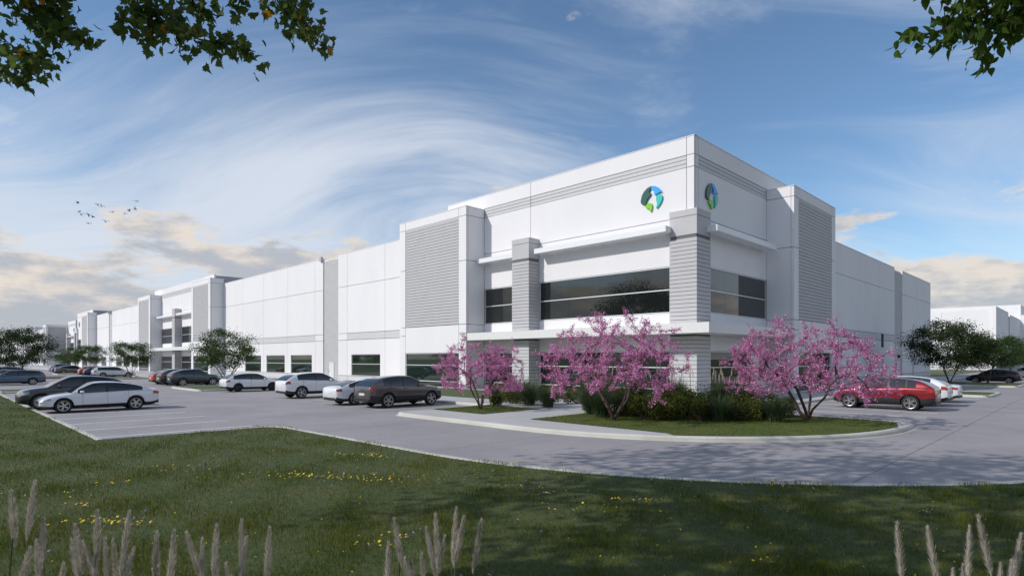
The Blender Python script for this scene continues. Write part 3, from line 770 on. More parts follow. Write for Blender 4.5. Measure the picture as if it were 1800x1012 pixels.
# x runs from the tail (-) to the nose (+); heights in metres
SPECS = {
 'sedan': dict(L=4.95, W=1.88, wb=2.98, wr=0.345, fo=0.90, clear=0.19,
    top=[(-2.475, 0.98), (-2.36, 1.05), (-1.9, 1.09), (-1.4, 1.09), (0.9, 0.98), (1.25, 0.955), (1.9, 0.86), (2.3, 0.72), (2.475, 0.58)],
    sh=[(-2.475, 0.93), (-2.2, 0.98), (-1.4, 0.985), (0.0, 0.945), (1.1, 0.905), (1.9, 0.80), (2.35, 0.66), (2.475, 0.56)],
    roof=[(-2.12, 1.04), (-1.75, 1.18), (-1.2, 1.345), (-0.55, 1.445), (0.0, 1.465), (0.35, 1.44), (0.75, 1.26), (1.28, 0.955)], rr=-1.10, rf=0.33, side=(-1.72, 1.02), cp=-1.45),
 'suv': dict(L=4.72, W=1.94, wb=2.82, wr=0.395, fo=0.86, clear=0.25,
    top=[(-2.36, 1.08), (-2.30, 1.17), (-2.1, 1.22), (-1.4, 1.22), (0.8, 1.19), (1.18, 1.165), (1.80, 1.10), (2.14, 1.01), (2.30, 0.87), (2.36, 0.76)],
    sh=[(-2.36, 1.08), (-2.2, 1.18), (-1.4, 1.20), (0.0, 1.15), (1.1, 1.105), (1.80, 1.02), (2.22, 0.91), (2.36, 0.74)],
    roof=[(-2.28, 1.19), (-2.02, 1.38), (-1.64, 1.55), (-1.0, 1.66), (-0.35, 1.70), (0.18, 1.68), (0.56, 1.53), (1.20, 1.15)], rr=-1.64, rf=0.18, side=(-1.56, 0.98), cp=-1.16),
 'crossover': dict(L=4.72, W=1.94, wb=2.82, wr=0.395, fo=0.86, clear=0.25, clad=True,
    top=[(-2.36, 1.08), (-2.30, 1.17), (-2.1, 1.22), (-1.4, 1.22), (0.8, 1.19), (1.18, 1.165), (1.80, 1.10), (2.14, 1.01), (2.30, 0.87), (2.36, 0.76)],
    sh=[(-2.36, 1.08), (-2.2, 1.18), (-1.4, 1.20), (0.0, 1.15), (1.1, 1.105), (1.80, 1.02), (2.22, 0.91), (2.36, 0.74)],
    roof=[(-2.28, 1.19), (-2.02, 1.38), (-1.64, 1.55), (-1.0, 1.66), (-0.35, 1.70), (0.18, 1.68), (0.56, 1.53), (1.20, 1.15)], rr=-1.64, rf=0.18, side=(-1.56, 0.98), cp=-1.16),
 'hatch': dict(L=4.42, W=1.82, wb=2.68, wr=0.33, fo=0.86, clear=0.18,
    top=[(-2.21, 0.88), (-2.14, 1.02), (-1.9, 1.06), (-1.3, 1.05), (0.75, 0.985), (1.1, 0.97), (1.75, 0.87), (2.08, 0.72), (2.21, 0.56)],
    sh=[(-2.21, 0.90), (-2.0, 0.98), (-1.3, 0.985), (0.0, 0.95), (1.0, 0.905), (1.75, 0.80), (2.12, 0.66), (2.21, 0.55)],
    roof=[(-2.08, 1.04), (-1.80, 1.22), (-1.25, 1.40), (-0.5, 1.475), (0.05, 1.47), (0.35, 1.41), (0.70, 1.24), (1.14, 0.97)], rr=-1.40, rf=0.18, side=(-1.66, 0.92), cp=-1.36),
 'wagon': dict(L=4.86, W=1.86, wb=2.90, wr=0.34, fo=0.92, clear=0.19,
    top=[(-2.43, 0.92), (-2.38, 1.02), (-2.1, 1.06), (-1.4, 1.06), (0.85, 0.99), (1.2, 0.97), (1.9, 0.87), (2.28, 0.73), (2.43, 0.57)],
    sh=[(-2.43, 0.94), (-2.2, 1.00), (-1.4, 1.0), (0.0, 0.96), (1.1, 0.91), (1.9, 0.81), (2.34, 0.66), (2.43, 0.56)],
    roof=[(-2.36, 1.05), (-2.18, 1.28), (-1.90, 1.42), (-1.1, 1.475), (-0.3, 1.49), (0.25, 1.46), (0.68, 1.27), (1.24, 0.97)], rr=-1.90, rf=0.22, side=(-1.95, 0.98), cp=-1.55),
}
def loft_part(name, rows, facesel, mats, smooth=True):
    """rows: list of rings (lists of points, all the same length), facesel(i,j)->material slot or None"""
    k = len(rows[0]); v = [p for r in rows for p in r]; f, mi = [], []
    for i in range(len(rows) - 1):
        for j in range(k - 1):
            s = facesel(i, j)
            if s is None: continue
            f.append((i * k + j, i * k + j + 1, (i + 1) * k + j + 1, (i + 1) * k + j)); mi.append(s)
    return v, f, mi
def clean_mesh(name, v, f, mi, mats, smooth=True, angle=None):
    me = bpy.data.meshes.new(name); me.from_pydata(v, [], f)
    for m in mats: me.materials.append(m)
    me.polygons.foreach_set('material_index', mi)
    if smooth: me.polygons.foreach_set('use_smooth', [True] * len(f))
    bm = bmesh.new(); bm.from_mesh(me)
    loose = [q for q in bm.verts if not q.link_faces]
    bmesh.ops.delete(bm, geom=loose, context='VERTS')
    bmesh.ops.remove_doubles(bm, verts=bm.verts, dist=0.0006)
    bmesh.ops.recalc_face_normals(bm, faces=bm.faces)
    bm.to_mesh(me); bm.free(); me.update()
    return me
def lathe(name, prof, n, m, axis='y', smooth=True):
    v, f = [], []
    k = len(prof)
    for i in range(n):
        a = 2 * math.pi * i / n
        for (r, y) in prof: v.append((r * math.cos(a), y, r * math.sin(a)))
    for i in range(n):
        j = (i + 1) % n
        for a in range(k - 1): f.append((i * k + a, i * k + a + 1, j * k + a + 1, j * k + a))
    me = mesh(name, v, f, m, smooth)
    bm = bmesh.new(); bm.from_mesh(me); bmesh.ops.remove_doubles(bm, verts=bm.verts, dist=1e-5); bmesh.ops.recalc_face_normals(bm, faces=bm.faces); bm.to_mesh(me); bm.free()
    return me
WHEEL = {}
def wheel_meshes(wr):
    if wr in WHEEL: return WHEEL[wr]
    rr = wr * 0.735; w = 0.115
    tyre = lathe('tyre', [(rr, -w), (rr + 0.02, -w - 0.006), (wr - 0.03, -w), (wr, -w + 0.035), (wr, w - 0.035), (wr - 0.03, w), (rr + 0.02, w + 0.006), (rr, w), (rr, -w)], 28, M_TYRE)
    barrel = lathe('rim_barrel', [(rr, -w), (rr - 0.025, -w + 0.02), (rr - 0.03, w - 0.05), (0.0, w - 0.06)], 28, M_RIMD)
    # ring and five split spokes; outer face at +y
    v, f = [], []
    ring = lathe('ring', [(rr + 0.003, w - 0.01), (rr - 0.01, w + 0.006), (rr - 0.032, w - 0.004), (rr - 0.034, w - 0.03)], 28, M_RIM)
    v = [tuple(q.co) for q in ring.vertices]; f = [tuple(p.vertices) for p in ring.polygons]
    for s in range(5):
        for dlt in (-0.13, 0.13):
            a = 2 * math.pi * s / 5 + 0.3
            n0 = len(v)
            for (rad, hw, y, aa) in ((0.03, 0.020, w - 0.012, a), (rr - 0.02, 0.017, w - 0.012, a + dlt * 1.35)):
                c, sn = math.cos(aa), math.sin(aa)
                for t in (-1, 1):
                    for yy in (y, y - 0.03): v.append((rad * c - t * hw * sn, yy, rad * sn + t * hw * c))
            f += [tuple(n0 + q for q in ff) for ff in ((0, 2, 6, 4), (1, 5, 7, 3), (0, 4, 5, 1), (2, 3, 7, 6))]
    n0 = len(v); 
    for i in range(10):
        a = 2 * math.pi * i / 10; v.append((0.065 * math.cos(a), w - 0.006, 0.065 * math.sin(a)))
    f.append(tuple(range(n0, n0 + 10)))
    rim = mesh('rim', v, f, M_RIM)
    WHEEL[wr] = (tyre, barrel, rim)
    return WHEEL[wr]
CARS = {}
def car_meshes(kind):
    if kind in CARS: return CARS[kind]
    S = SPECS[kind]; L, W = S['L'], S['W']; hl = L / 2
    xf = hl - S['fo']; xr = xf - S['wb']
    seams = [S['rf'] + 0.50, S['rf'] - 0.52, S['rf'] - 1.42]
    xs = set()
    n = 44
    for i in range(n + 1): xs.add(round(-hl + L * i / n, 3))
    for e in (0.03, 0.07, 0.13, 0.2): xs.add(round(hl - e, 3)); xs.add(round(-hl + e, 3))
    for s in seams: xs.add(round(s - 0.006, 4)); xs.add(round(s + 0.006, 4))
    xs = sorted(xs)
    def width(x):
        u = abs(x) / hl
        w = W / 2 * (1 - 0.05 * u ** 3)
        e = hl - abs(x)
        if e < 0.38: w *= 1 - (0.19 if x > 0 else 0.13) * (1 - e / 0.38) ** 2.2
        return w
    def half(x):
        w = width(x); zb = S['clear'] + 0.02
        e = hl - abs(x)
        if e < 0.5: zb += 0.09 * (1 - e / 0.5) ** 2 * (1.0 if x > 0 else 1.6)
        zs = interp(x, S['sh']); zt = max(interp(x, S['top']), zs + 0.004)
        h = zs - zb
        return [(0.0, zb), (w * 0.82, zb), (w * 0.955, zb + 0.05), (w * 0.985, zb + h * 0.22), (w * 0.992, zb + h * 0.40), (w * 1.0, zb + h * 0.62), (w * 0.998, zb + h * 0.74),
                (w * 0.985, zb + h * 0.86), (w * 0.965, zs - 0.035), (w * 0.925, zs), (w * 0.80, zs + (zt - zs) * 0.45), (w * 0.5, zs + (zt - zs) * 0.85), (0.0, zt)]
    rows = []
    for x in xs:
        h = half(x)
        rows.append([(x, y, z) for y, z in h] + [(x, -y, z) for y, z in reversed(h[1:-1])] + [(x, h[0][0], h[0][1])])
    def sel(i, j):
        mid = (xs[i] + xs[i + 1]) / 2
        jj = j if j < 12 else 23 - j
        if any(abs(mid - s) < 0.004 for s in seams) and 2 <= jj <= 8: return 1
        if jj <= (3 if S.get('clad') else 2): return 1
        return 0
    v, f, mi = loft_part('body', rows, sel, None)
    k = len(rows[0])
    f.append(tuple(range(k - 1))); mi.append(0)
    f.append(tuple((len(rows) - 1) * k + a for a in reversed(range(k - 1)))); mi.append(0)
    body = clean_mesh('body', v, f, mi, [PAINT['white'], M_TRIM])
    # wheel arches cut out of the shell
    tmp = bpy.data.objects.new('shell', body); COL.objects.link(tmp)
    cutters = []
    for x in (xf, xr):
        for sgn in (-1, 1):
            r = S['wr'] + 0.055
            v2, f2 = [], []
            for i in range(24):
                a = 2 * math.pi * i / 24
                v2 += [(x + r * math.cos(a), sgn * (W / 2 - 0.30), S['wr'] + r * math.sin(a)), (x + r * math.cos(a), sgn * (W / 2 + 0.2), S['wr'] + r * math.sin(a))]
            f2 = [(2 * i, 2 * i + 1, (2 * i + 3) % 48, (2 * i + 2) % 48) for i in range(24)] + [tuple(2 * i for i in range(24)), tuple(2 * i + 1 for i in range(24))]
            cm = clean_mesh('cut', v2, f2, [0] * len(f2), [M_TRIM], smooth=False)
            c = bpy.data.objects.new('cut', cm); COL.objects.link(c); cutters.append(c)
            md = tmp.modifiers.new('arch', 'BOOLEAN'); md.object = c; md.operation = 'DIFFERENCE'; md.solver = 'EXACT'; md.material_mode = 'TRANSFER'
    dg = bpy.context.evaluated_depsgraph_get()
    cut = bpy.data.meshes.new_from_object(tmp.evaluated_get(dg))
    for c in cutters + [tmp]: bpy.data.objects.remove(c)
    cut.name = 'body'
    # greenhouse
    R0, R1 = S['roof'][0][0], S['roof'][-1][0]
    gx = sorted(set([round(R0 + (R1 - R0) * i / 26, 3) for i in range(27)] + [S['rf'], S['rr'], S['side'][0], S['side'][1], S['cp'], S['rf'] - 0.56, S['rf'] - 0.46, S['cp'] + 0.05, S['rr'] + 0.001]))
    gr = []
    H = max(p[1] for p in S['roof'])
    for x in gx:
        w = width(x); zs = interp(x, S['sh']) - 0.012; zr = interp(x, S['roof'])
        t = max(0.0, min(1.0, (zr - zs) / (H - zs - 0.02)))
        yb = w * 0.925 + 0.002; yc = yb - (yb - W / 2 * 0.70) * t
        zc = zs + (zr - zs) * (0.90 if t > 0.4 else 0.9)
        h = [(yb, zs), (yb - (yb - yc) * 0.5 + 0.018 * t, zs + (zc - zs) * 0.5), (yc, zc), (yc - 0.055 * t - 0.01, zc + (zr - zc) * 0.55), (yc * 0.55, zr - (zr - zc) * 0.10), (0, zr)]
        gr.append([(x, y, z) for y, z in h] + [(x, -y, z) for y, z in reversed(h[:-1])])
    def kind_of(i, j):
        jj = j if j < 5 else 9 - j
        mid = (gx[i] + gx[i + 1]) / 2
        if jj >= 3:
            if mid > S['rf']: return 'windshield'
            if mid < S['rr']: return 'rear_window'
            return 'roof'
        if jj == 2: return 'roof'
        if S['side'][0] < mid < S['side'][1]:
            if S['rf'] - 0.56 < mid < S['rf'] - 0.46: return 'pillar_bl' if j < 5 else 'pillar_br'
            if S['cp'] < mid < S['cp'] + 0.05: return 'pillar_cl' if j < 5 else 'pillar_cr'
            return 'side_window_l' if j < 5 else 'side_window_r'
        return 'roof'
    parts = {'body': cut}
    for nm, m in (('roof', PAINT['white']), ('windshield', M_CARGLASS), ('rear_window', M_CARGLASS), ('side_window_l', M_CARGLASS), ('side_window_r', M_CARGLASS), ('pillar_bl', M_TRIM), ('pillar_br', M_TRIM), ('pillar_cl', M_TRIM), ('pillar_cr', M_TRIM)):
        v, f, mi = loft_part(nm, gr, lambda i, j: 0 if kind_of(i, j) == nm else None, None)
        if f: parts[nm] = clean_mesh(nm, v, f, [0] * len(f), [m])
    # lamps, grille, plates, mirrors, sills: follow the shell, a centimetre proud
    def strip(nm, x0, x1, j0, j1, m, out=0.008, sgn=1, n=6):
        rr = []
        for i in range(n + 1):
            x = x0 + (x1 - x0) * i / n
            h = half(x); h = [(a, b) for a, b in h]
            rr.append([(x + (out if x > 0 else -out), sgn * (y + out), z + 0.002) for y, z in h[j0:j1 + 1]])
        v, f, mi = loft_part(nm, rr, lambda i, j: 0, None)
        return clean_mesh(nm, v, f, mi, [m])
    for sgn, sd in ((1, 'l'), (-1, 'r')):
        parts['headlight_' + sd] = strip('headlight', hl - 0.42, hl - 0.02, 6, 8, M_HEAD, 0.008, sgn)
        parts['taillight_' + sd] = strip('taillight', -hl + 0.30, -hl + 0.005, 6, 8, M_TAIL, 0.008, sgn)
        zc = interp(0.75, S['sh']); w = width(0.75)
        mv, mf = [], []
        for (dx, sx, sz) in ((-0.06, 0.7, 0.7), (-0.03, 1, 1), (0.05, 0.9, 0.9), (0.10, 0.45, 0.5)):
            for a in range(8):
                an = 2 * math.pi * a / 8
                mv.append((S['rf'] + 0.52 + dx, sgn * (w * 0.93 + 0.13 + 0.10 * sx * math.cos(an)), zc + 0.075 + 0.065 * sz * math.sin(an)))
        for i in range(3):
            for a in range(8): mf.append((i * 8 + a, i * 8 + (a + 1) % 8, (i + 1) * 8 + (a + 1) % 8, (i + 1) * 8 + a))
        mf += [tuple(range(8)), tuple(range(24, 32))]
        parts['mirror_' + sd] = clean_mesh('mirror', mv, mf, [0] * len(mf), [PAINT['white']])
        for hi, hx in enumerate((S['rf'] - 0.40, S['rf'] - 1.30)):
            hv, hf = [], []
            y = width(hx) * 0.992; z = interp(hx, S['sh']) - 0.13; n0 = len(hv)
            hv += [(hx + a, sgn * (y + b), z + c) for a in (-0.10, 0.10) for b in (-0.02, 0.022) for c in (-0.012, 0.014)]
            hf += [tuple(n0 + q for q in ff) for ff in ((0, 1, 3, 2), (4, 6, 7, 5), (0, 4, 5, 1), (2, 3, 7, 6), (1, 5, 7, 3), (0, 2, 6, 4))]
            parts['handle_%d%s' % (hi, sd)] = clean_mesh('door_handle', hv, hf, [0] * len(hf), [PAINT['white']], smooth=False)
    def slab_part(nm, x, yw, z0, z1, m, t=0.02):
        return clean_mesh(nm, [(x + a, b, c) for a in (-t, t) for b in (-yw, yw) for c in (z0, z1)], [(0, 1, 3, 2), (4, 6, 7, 5), (0, 4, 5, 1), (2, 3, 7, 6), (1, 5, 7, 3), (0, 2, 6, 4)], [0] * 6, [m], smooth=False)
    c = S['clear']
    parts['grille'] = slab_part('grille', hl - 0.004, 0.48, c + 0.24, c + 0.40, M_TRIM)
    parts['air_intake'] = slab_part('air_intake', hl - 0.008, 0.62, c + 0.10, c + 0.19, M_TRIM)
    parts['number_plate'] = slab_part('number_plate', -hl - 0.004, 0.26, c + 0.42, c + 0.54, M_PLATE, 0.012)
    parts['rear_bumper_trim'] = slab_part('rear_bumper_trim', -hl + 0.004, 0.66, c + 0.10, c + 0.24, M_TRIM)
    CARS[kind] = (S, parts, xf, xr)
    return CARS[kind]
def car(name, kind, colour, x, y, heading, label, cat='car', group=None, dark_rim=False, scale=1.0):
    """heading in degrees: direction of the nose, 90 = towards +Y"""
    S, parts, xf, xr = car_meshes(kind)
    e = empty(name, (x, y, 0.006), R(heading)); e.scale = (scale,) * 3
    tag(e, label, cat, group)
    nm = {'side_window_l': 'side_window', 'side_window_r': 'side_window', 'headlight_l': 'headlight', 'headlight_r': 'headlight', 'taillight_l': 'taillight',
          'taillight_r': 'taillight', 'mirror_l': 'mirror', 'mirror_r': 'mirror', 'handle_l': 'door_handle', 'handle_r': 'door_handle'}
    for k, me in parts.items():
        o = bpy.data.objects.new(nm.get(k, 'pillar' if k.startswith('pillar') else 'door_handle' if k.startswith('handle') else k), me); COL.objects.link(o); o.parent = e
        if me.materials[0] is PAINT['white']:
            o.material_slots[0].link = 'OBJECT'; o.material_slots[0].material = PAINT[colour]
    ty, ba, ri = wheel_meshes(S['wr'])
    for wx in (xf, xr):
        for sgn in (-1, 1):
            w = bpy.data.objects.new('wheel', ba); COL.objects.link(w); w.parent = e
            w.location = (wx, sgn * (S['W'] / 2 - 0.135), S['wr']); w.rotation_euler = (0, random.uniform(0, 3), 0 if sgn > 0 else math.pi)
            for q, n in ((ty, 'tyre'), (ri, 'rim')):
                o = bpy.data.objects.new(n, q); COL.objects.link(o); o.parent = w
                if n == 'rim' and dark_rim: o.material_slots[0].link = 'OBJECT'; o.material_slots[0].material = M_RIMD
    return e
random.seed(4)
G1, G2, G3 = 'cars parked facing the long wall', 'cars parked along the big lawn', 'cars parked beside the shaded wall'
car('parked_car', 'sedan', 'pearl', -36.0, 6.35, -90, 'white fastback sedan parked nose to the lawn beside a dark sport utility', group=G2)
car('parked_car', 'crossover', 'darkgrey', -39.1, 5.75, -90, 'dark bronze-grey sport utility nose to the lawn behind the white fastback', group=G2)
car('parked_car', 'wagon', 'steelblue', -76.4, 6.4, -90, 'steel blue estate car parked alone in the near bays past the island', group=G2)
car('parked_car', 'hatch', 'maroon', -80.4, 6.2, -90, 'maroon hatchback beyond the steel blue estate car', group=G2)
car('parked_car', 'sedan', 'silver', -84.6, 6.3, -90, 'silver sedan beyond the maroon hatchback', group=G2)
car('parked_car', 'suv', 'black', -88.0, 6.3, -90, 'black sport utility at the end of the near bays', group=G2)
car('parked_car', 'crossover', 'graphite', -27.6, 18.75, 90, 'graphite sport utility with split-spoke wheels next to the redbud island', group=G1)
car('parked_car', 'sedan', 'white', -30.6, 18.6, 90, 'white sedan with red rear lamps beside the graphite sport utility', group=G1)
car('parked_car', 'suv', 'white', -38.1, 18.95, 90, 'tall white sport utility standing alone below the ribbed strip and door', group=G1)
car('parked_car', 'hatch', 'white', -48.9, 18.9, 90, 'low white liftback with black wheels in front of three windows', group=G1, dark_rim=True)
car('parked_car', 'crossover', 'teal', -62.6, 18.75, 90, 'dark teal crossover beside an olive one', group=G1, scale=0.95)
car('parked_car', 'crossover', 'olive', -65.5, 18.6, 90, 'olive brown crossover between a teal and an orange car', group=G1, scale=0.95)
car('parked_car', 'hatch', 'orange', -68.4, 18.6, 90, 'orange hatchback beside the olive crossover', group=G1)
car('parked_car', 'wagon', 'white', -97.6, 18.9, 90, 'white estate car behind the slender young tree', group=G1, scale=1.03)
car('parked_car', 'hatch', 'navy', -103.6, 18.6, 90, 'navy blue hatchback between the white estate and an orange car', group=G1)
car('parked_car', 'hatch', 'orange', -107.4, 18.6, 90, 'orange hatchback next to the navy blue one', group=G1, scale=1.02)
car('parked_car', 'sedan', 'taupe', -127.6, 18.6, 90, 'taupe sedan beside a cobalt blue car', group=G1)
car('parked_car', 'sedan', 'cobalt', -131.2, 18.6, 90, 'cobalt blue sedan between the taupe sedan and a silver sport utility', group=G1)
car('parked_car', 'suv', 'silver', -135.2, 18.6, 90, 'silver sport utility at the far end of the wall row', group=G1)
car('parked_car', 'crossover', 'red', -8.05, 35.85, 180, 'metallic red sport utility parked behind the largest redbud', group=G3, scale=0.97)
car('parked_car', 'suv', 'white', -8.1, 39.6, 180, 'white sport utility next to the red one', group=G3, scale=0.97)
car('parked_car', 'sedan', 'white', -8.4, 43.6, 180, 'white sedan parked next to the kerbed grass island', group=G3)
car('parked_car', 'hatch', 'black', -8.2, 81.2, 180, 'black hatchback with silver wheels in front of the farther trees', group=G3, scale=1.03)
car('parked_car', 'suv', 'silver', -6.4, 97.5, 180, 'silver car partly hidden past the black hatchback', group=G3)
# ------------------------------------------------------------------ vegetation
M_BARK = mat('bark', (0.085, 0.062, 0.045), 0.9, col2=(0.14, 0.105, 0.08), vscale=9, bump=0.5, bscale=30)
M_BARKR = mat('redbud_bark', (0.040, 0.028, 0.024), 0.9, col2=(0.11, 0.070, 0.052), vscale=7, bump=0.6, bscale=30)
M_LEAF = mat('tree_leaf', (0.036, 0.074, 0.018), 0.55, col2=(0.085, 0.130, 0.036), vscale=1.3, transl=0.38)
M_LEAFD = mat('dark_tree_leaf', (0.022, 0.040, 0.013), 0.55, col2=(0.050, 0.078, 0.024), vscale=1.1, transl=0.22)
M_MAPLE = mat('maple_leaf', (0.080, 0.135, 0.032), 0.55, col2=(0.130, 0.175, 0.050), vscale=2.5, transl=0.5)
M_GOLD = mat('turning_leaf', (0.50, 0.24, 0.02), 0.55, transl=0.35)
M_ELM = mat('elm_leaf', (0.060, 0.112, 0.016), 0.45, col2=(0.100, 0.155, 0.028), vscale=3.0, transl=0.5)
M_PINK = mat('redbud_blossom', (0.68, 0.27, 0.50), 0.6, col2=(0.50, 0.155, 0.35), vscale=3.5, transl=0.30)
M_PINK2 = mat('pale_redbud_blossom', (0.82, 0.42, 0.62), 0.6, transl=0.30)
M_SHRUB = mat('shrub_leaf', (0.042, 0.072, 0.014), 0.5, col2=(0.135, 0.140, 0.028), vscale=4.0, transl=0.2)
M_BLADE = mat('ornamental_grass_blade', (0.070, 0.108, 0.050), 0.6, col2=(0.115, 0.155, 0.075), vscale=3.0, transl=0.25)
M_PLUME = mat('grass_plume', (0.64, 0.58, 0.50), 0.9, col2=(0.50, 0.45, 0.38), vscale=12, transl=0.3)
M_PLUMEW = mat('pale_plume', (0.62, 0.55, 0.44), 0.9, transl=0.3)
M_TURF = mat('turf_blade', (0.088, 0.128, 0.010), 0.8, col2=(0.170, 0.170, 0.020), vscale=0.55, transl=0.25)
M_TURF2 = mat('dark_turf_blade', (0.058, 0.090, 0.009), 0.8, col2=(0.110, 0.132, 0.015), vscale=0.9, transl=0.25)
def plant_tone(m, amount):
    panel_tone(m, amount)
plant_tone(M_PINK, 0.22)
rng = np.random.default_rng(7)

def tubes(name, segs, m, sides=6):
    """segs: (p0, p1, r0, r1) -> one mesh of tapered tubes"""
    n = len(segs)
    P0 = np.array([s[0] for s in segs], float); P1 = np.array([s[1] for s in segs], float)
    r0 = np.array([s[2] for s in segs]); r1 = np.array([s[3] for s in segs])
    d = P1 - P0; L = np.linalg.norm(d, axis=1, keepdims=True); d = d / np.maximum(L, 1e-6)
    ref = np.where(np.abs(d[:, 2:3]) > 0.9, np.array([[1.0, 0, 0]]), np.array([[0, 0, 1.0]]))
    u = np.cross(d, ref); u /= np.linalg.norm(u, axis=1, keepdims=True); w = np.cross(d, u)
    a = np.arange(sides) * 2 * math.pi / sides
    ring = u[:, None, :] * np.cos(a)[None, :, None] + w[:, None, :] * np.sin(a)[None, :, None]
    V = np.concatenate([P0[:, None, :] - d[:, None, :] * (r0 * 0.3)[:, None, None] + ring * r0[:, None, None], P1[:, None, :] + ring * r1[:, None, None]], axis=1)
    base = (np.arange(n) * 2 * sides)[:, None]
    i = np.arange(sides); j = (i + 1) % sides
    F = np.stack([i, j, j + sides, i + sides], axis=1)[None] + base[:, :, None]
    return np_mesh(name, V.reshape(-1, 3), F.reshape(-1), 4, m, smooth=True)
def leaf_quads(name, P, size, m, mats2=None, flat=0.0, aspect=0.55, droop=0.0, fold=0.12):
    """one rhombic leaf at each point, turned at random; fold lifts the sides"""
    n = len(P); P = np.asarray(P, float)
    size = np.broadcast_to(np.asarray(size, float), (n,))
    d = rng.normal(size=(n, 3)); d[:, 2] = d[:, 2] * (1 - flat) - droop; d /= np.linalg.norm(d, axis=1, keepdims=True)
    e = rng.normal(size=(n, 3)); e -= (e * d).sum(1, keepdims=True) * d; e /= np.linalg.norm(e, axis=1, keepdims=True)
    nn = np.cross(d, e)
    s = size[:, None]
    V = np.stack([P, P + d * s * 0.5 + e * s * aspect * 0.5 + nn * s * fold, P + d * s, P + d * s * 0.5 - e * s * aspect * 0.5 + nn * s * fold], axis=1)
    me = np_mesh(name, V.reshape(-1, 3), np.arange(4 * n), 4, m)
    if mats2 is not None:
        me.materials.append(mats2)
        mi = (rng.random(n) < 0.3).astype(np.int32); me.polygons.foreach_set('material_index', mi)
    return me
def grow(base, stems, targets, h0, jit, rt, pw=0.46, stem_r=None, sag=0.0):
    """skeleton: stems from the base, then each target joined to the nearest grown node"""
    nodes = [np.array(base, float)]; par = [-1]; ends = []
    for s in stems:
        prev = 0
        for k in range(1, 4):
            q = np.array(base) + (np.array(s) - np.array(base)) * k / 3 + rng.normal(size=3) * jit * np.array([1, 1, 0.3])
            nodes.append(q); par.append(prev); prev = len(nodes) - 1
    c = np.mean(np.array(stems), axis=0)
    order = np.argsort([np.linalg.norm(np.array(t) - c) for t in targets])
    first = 1
    tip = {}
    for o in order:
        t = np.array(targets[o], float)
        A = np.array(nodes[first:])
        dist = np.linalg.norm(A - t, axis=1) + np.maximum(0, A[:, 2] - t[2]) * 0.8
        b = int(np.argmin(dist)) + first
        p = nodes[b]; prev = b
        L = np.linalg.norm(t - p); kk = max(2, min(5, int(L / 0.35)))
        for k in range(1, kk + 1):
            f = k / kk
            q = p + (t - p) * f + np.array([0, 0, sag * L * math.sin(f * math.pi)]) + rng.normal(size=3) * jit * 0.6 * (0 if k == kk else 1)
            nodes.append(q); par.append(prev); prev = len(nodes) - 1
        tip[o] = prev
    cnt = np.zeros(len(nodes))
    for o, t in tip.items():
        i = t
        while i != -1: cnt[i] += 1; i = par[i]
    cnt = np.maximum(cnt, 1)
    segs = []
    for i in range(1, len(nodes)):
        r1 = rt * cnt[i] ** pw; r0 = rt * cnt[par[i]] ** pw if par[i] > 0 else r1 * 1.25
        r0 = min(r0, r1 * 1.5)
        segs.append((nodes[par[i]], nodes[i], r0, r1))
    return segs, nodes, cnt
def crown_targets(n, cx, cy, cz, rx, ry, rz, mind, under=None, shell=0.35, tries=6000):
    T = []
    for _ in range(tries):
        v = rng.normal(size=3); v /= np.linalg.norm(v); v *= rng.uniform(shell, 1.0) ** 0.6
        p = np.array([cx + v[0] * rx, cy + v[1] * ry, cz + v[2] * rz])
        if under is not None and not under(p): continue
        if all(np.linalg.norm(p - q) > mind for q in T): T.append(p)
        if len(T) >= n: break
    return T
TREES = {}
def tree_meshes(key, h, rad, z0, n_cl, leaves, lsize, lm, stems=3, spread=0.35, bark=None, under=None, centre=(0, 0), clr=0.42, rt=0.012, mind=None):
    cz = (h + z0) / 2
    T = crown_targets(n_cl, centre[0], centre[1], cz, rad, rad, (h - z0) / 2, mind or rad * 0.2, under)
    st = []
    for i in range(stems):
        a = 2 * math.pi * i / stems + rng.uniform(0, 1)
        st.append((centre[0] * 0.6 + math.cos(a) * spread * rad, centre[1] * 0.6 + math.sin(a) * spread * rad, z0 + 0.12 * (h - z0)))
    segs, nodes, cnt = grow((0, 0, -0.05), st, T, z0, 0.05, rt)
    tr = tubes('trunk', segs, bark or M_BARK)
    P = []
    for t in T:
        k = int(leaves / len(T) * rng.uniform(0.6, 1.4))
        q = rng.normal(size=(k, 3)) * np.array([clr, clr, clr * 0.62]) * rng.uniform(0.75, 1.2)
        P.append(t + q)
    P = np.concatenate(P)
    cr = leaf_quads('crown', P, rng.uniform(0.7, 1.25, len(P)) * lsize, lm, flat=0.35, aspect=0.6)
    TREES[key] = (tr, cr)
    return TREES[key]
def tree(name, key, x, y, z, rz, scale, label, group=None, cat='tree'):
    e = empty(name, (x, y, z), rz); e.scale = (scale,) * 3 if not isinstance(scale, tuple) else scale
    tag(e, label, cat, group)
    tr, cr = TREES[key]
    link('trunk', tr, e); link('crown', cr, e)
    return e
tree_meshes('a', 5.6, 3.3, 1.5, 66, 13500, 0.15, M_LEAF, stems=4, spread=0.42, clr=0.40)
tree_meshes('b', 5.0, 2.6, 1.5, 52, 10500, 0.14, M_LEAF, stems=3, spread=0.35, clr=0.36)
tree_meshes('d', 6.2, 3.7, 1.3, 84, 20000, 0.16, M_LEAFD, stems=4, spread=0.38, clr=0.46)
GT = 'young trees in the car park'
tree('young_tree', 'a', -67.2, 23.4, 0.13, 0.3, 1.0, 'young multi-stemmed green tree against the white wall beside the teal crossover', GT)
tree('young_tree', 'b', -90.3, 19.4, 0.13, 1.1, 0.95, 'slender young tree on the island in front of the white estate', GT)
tree('young_tree', 'b', -124.0, 20.5, 0.13, 2.6, 0.98, 'small young tree behind the navy and orange cars', GT)
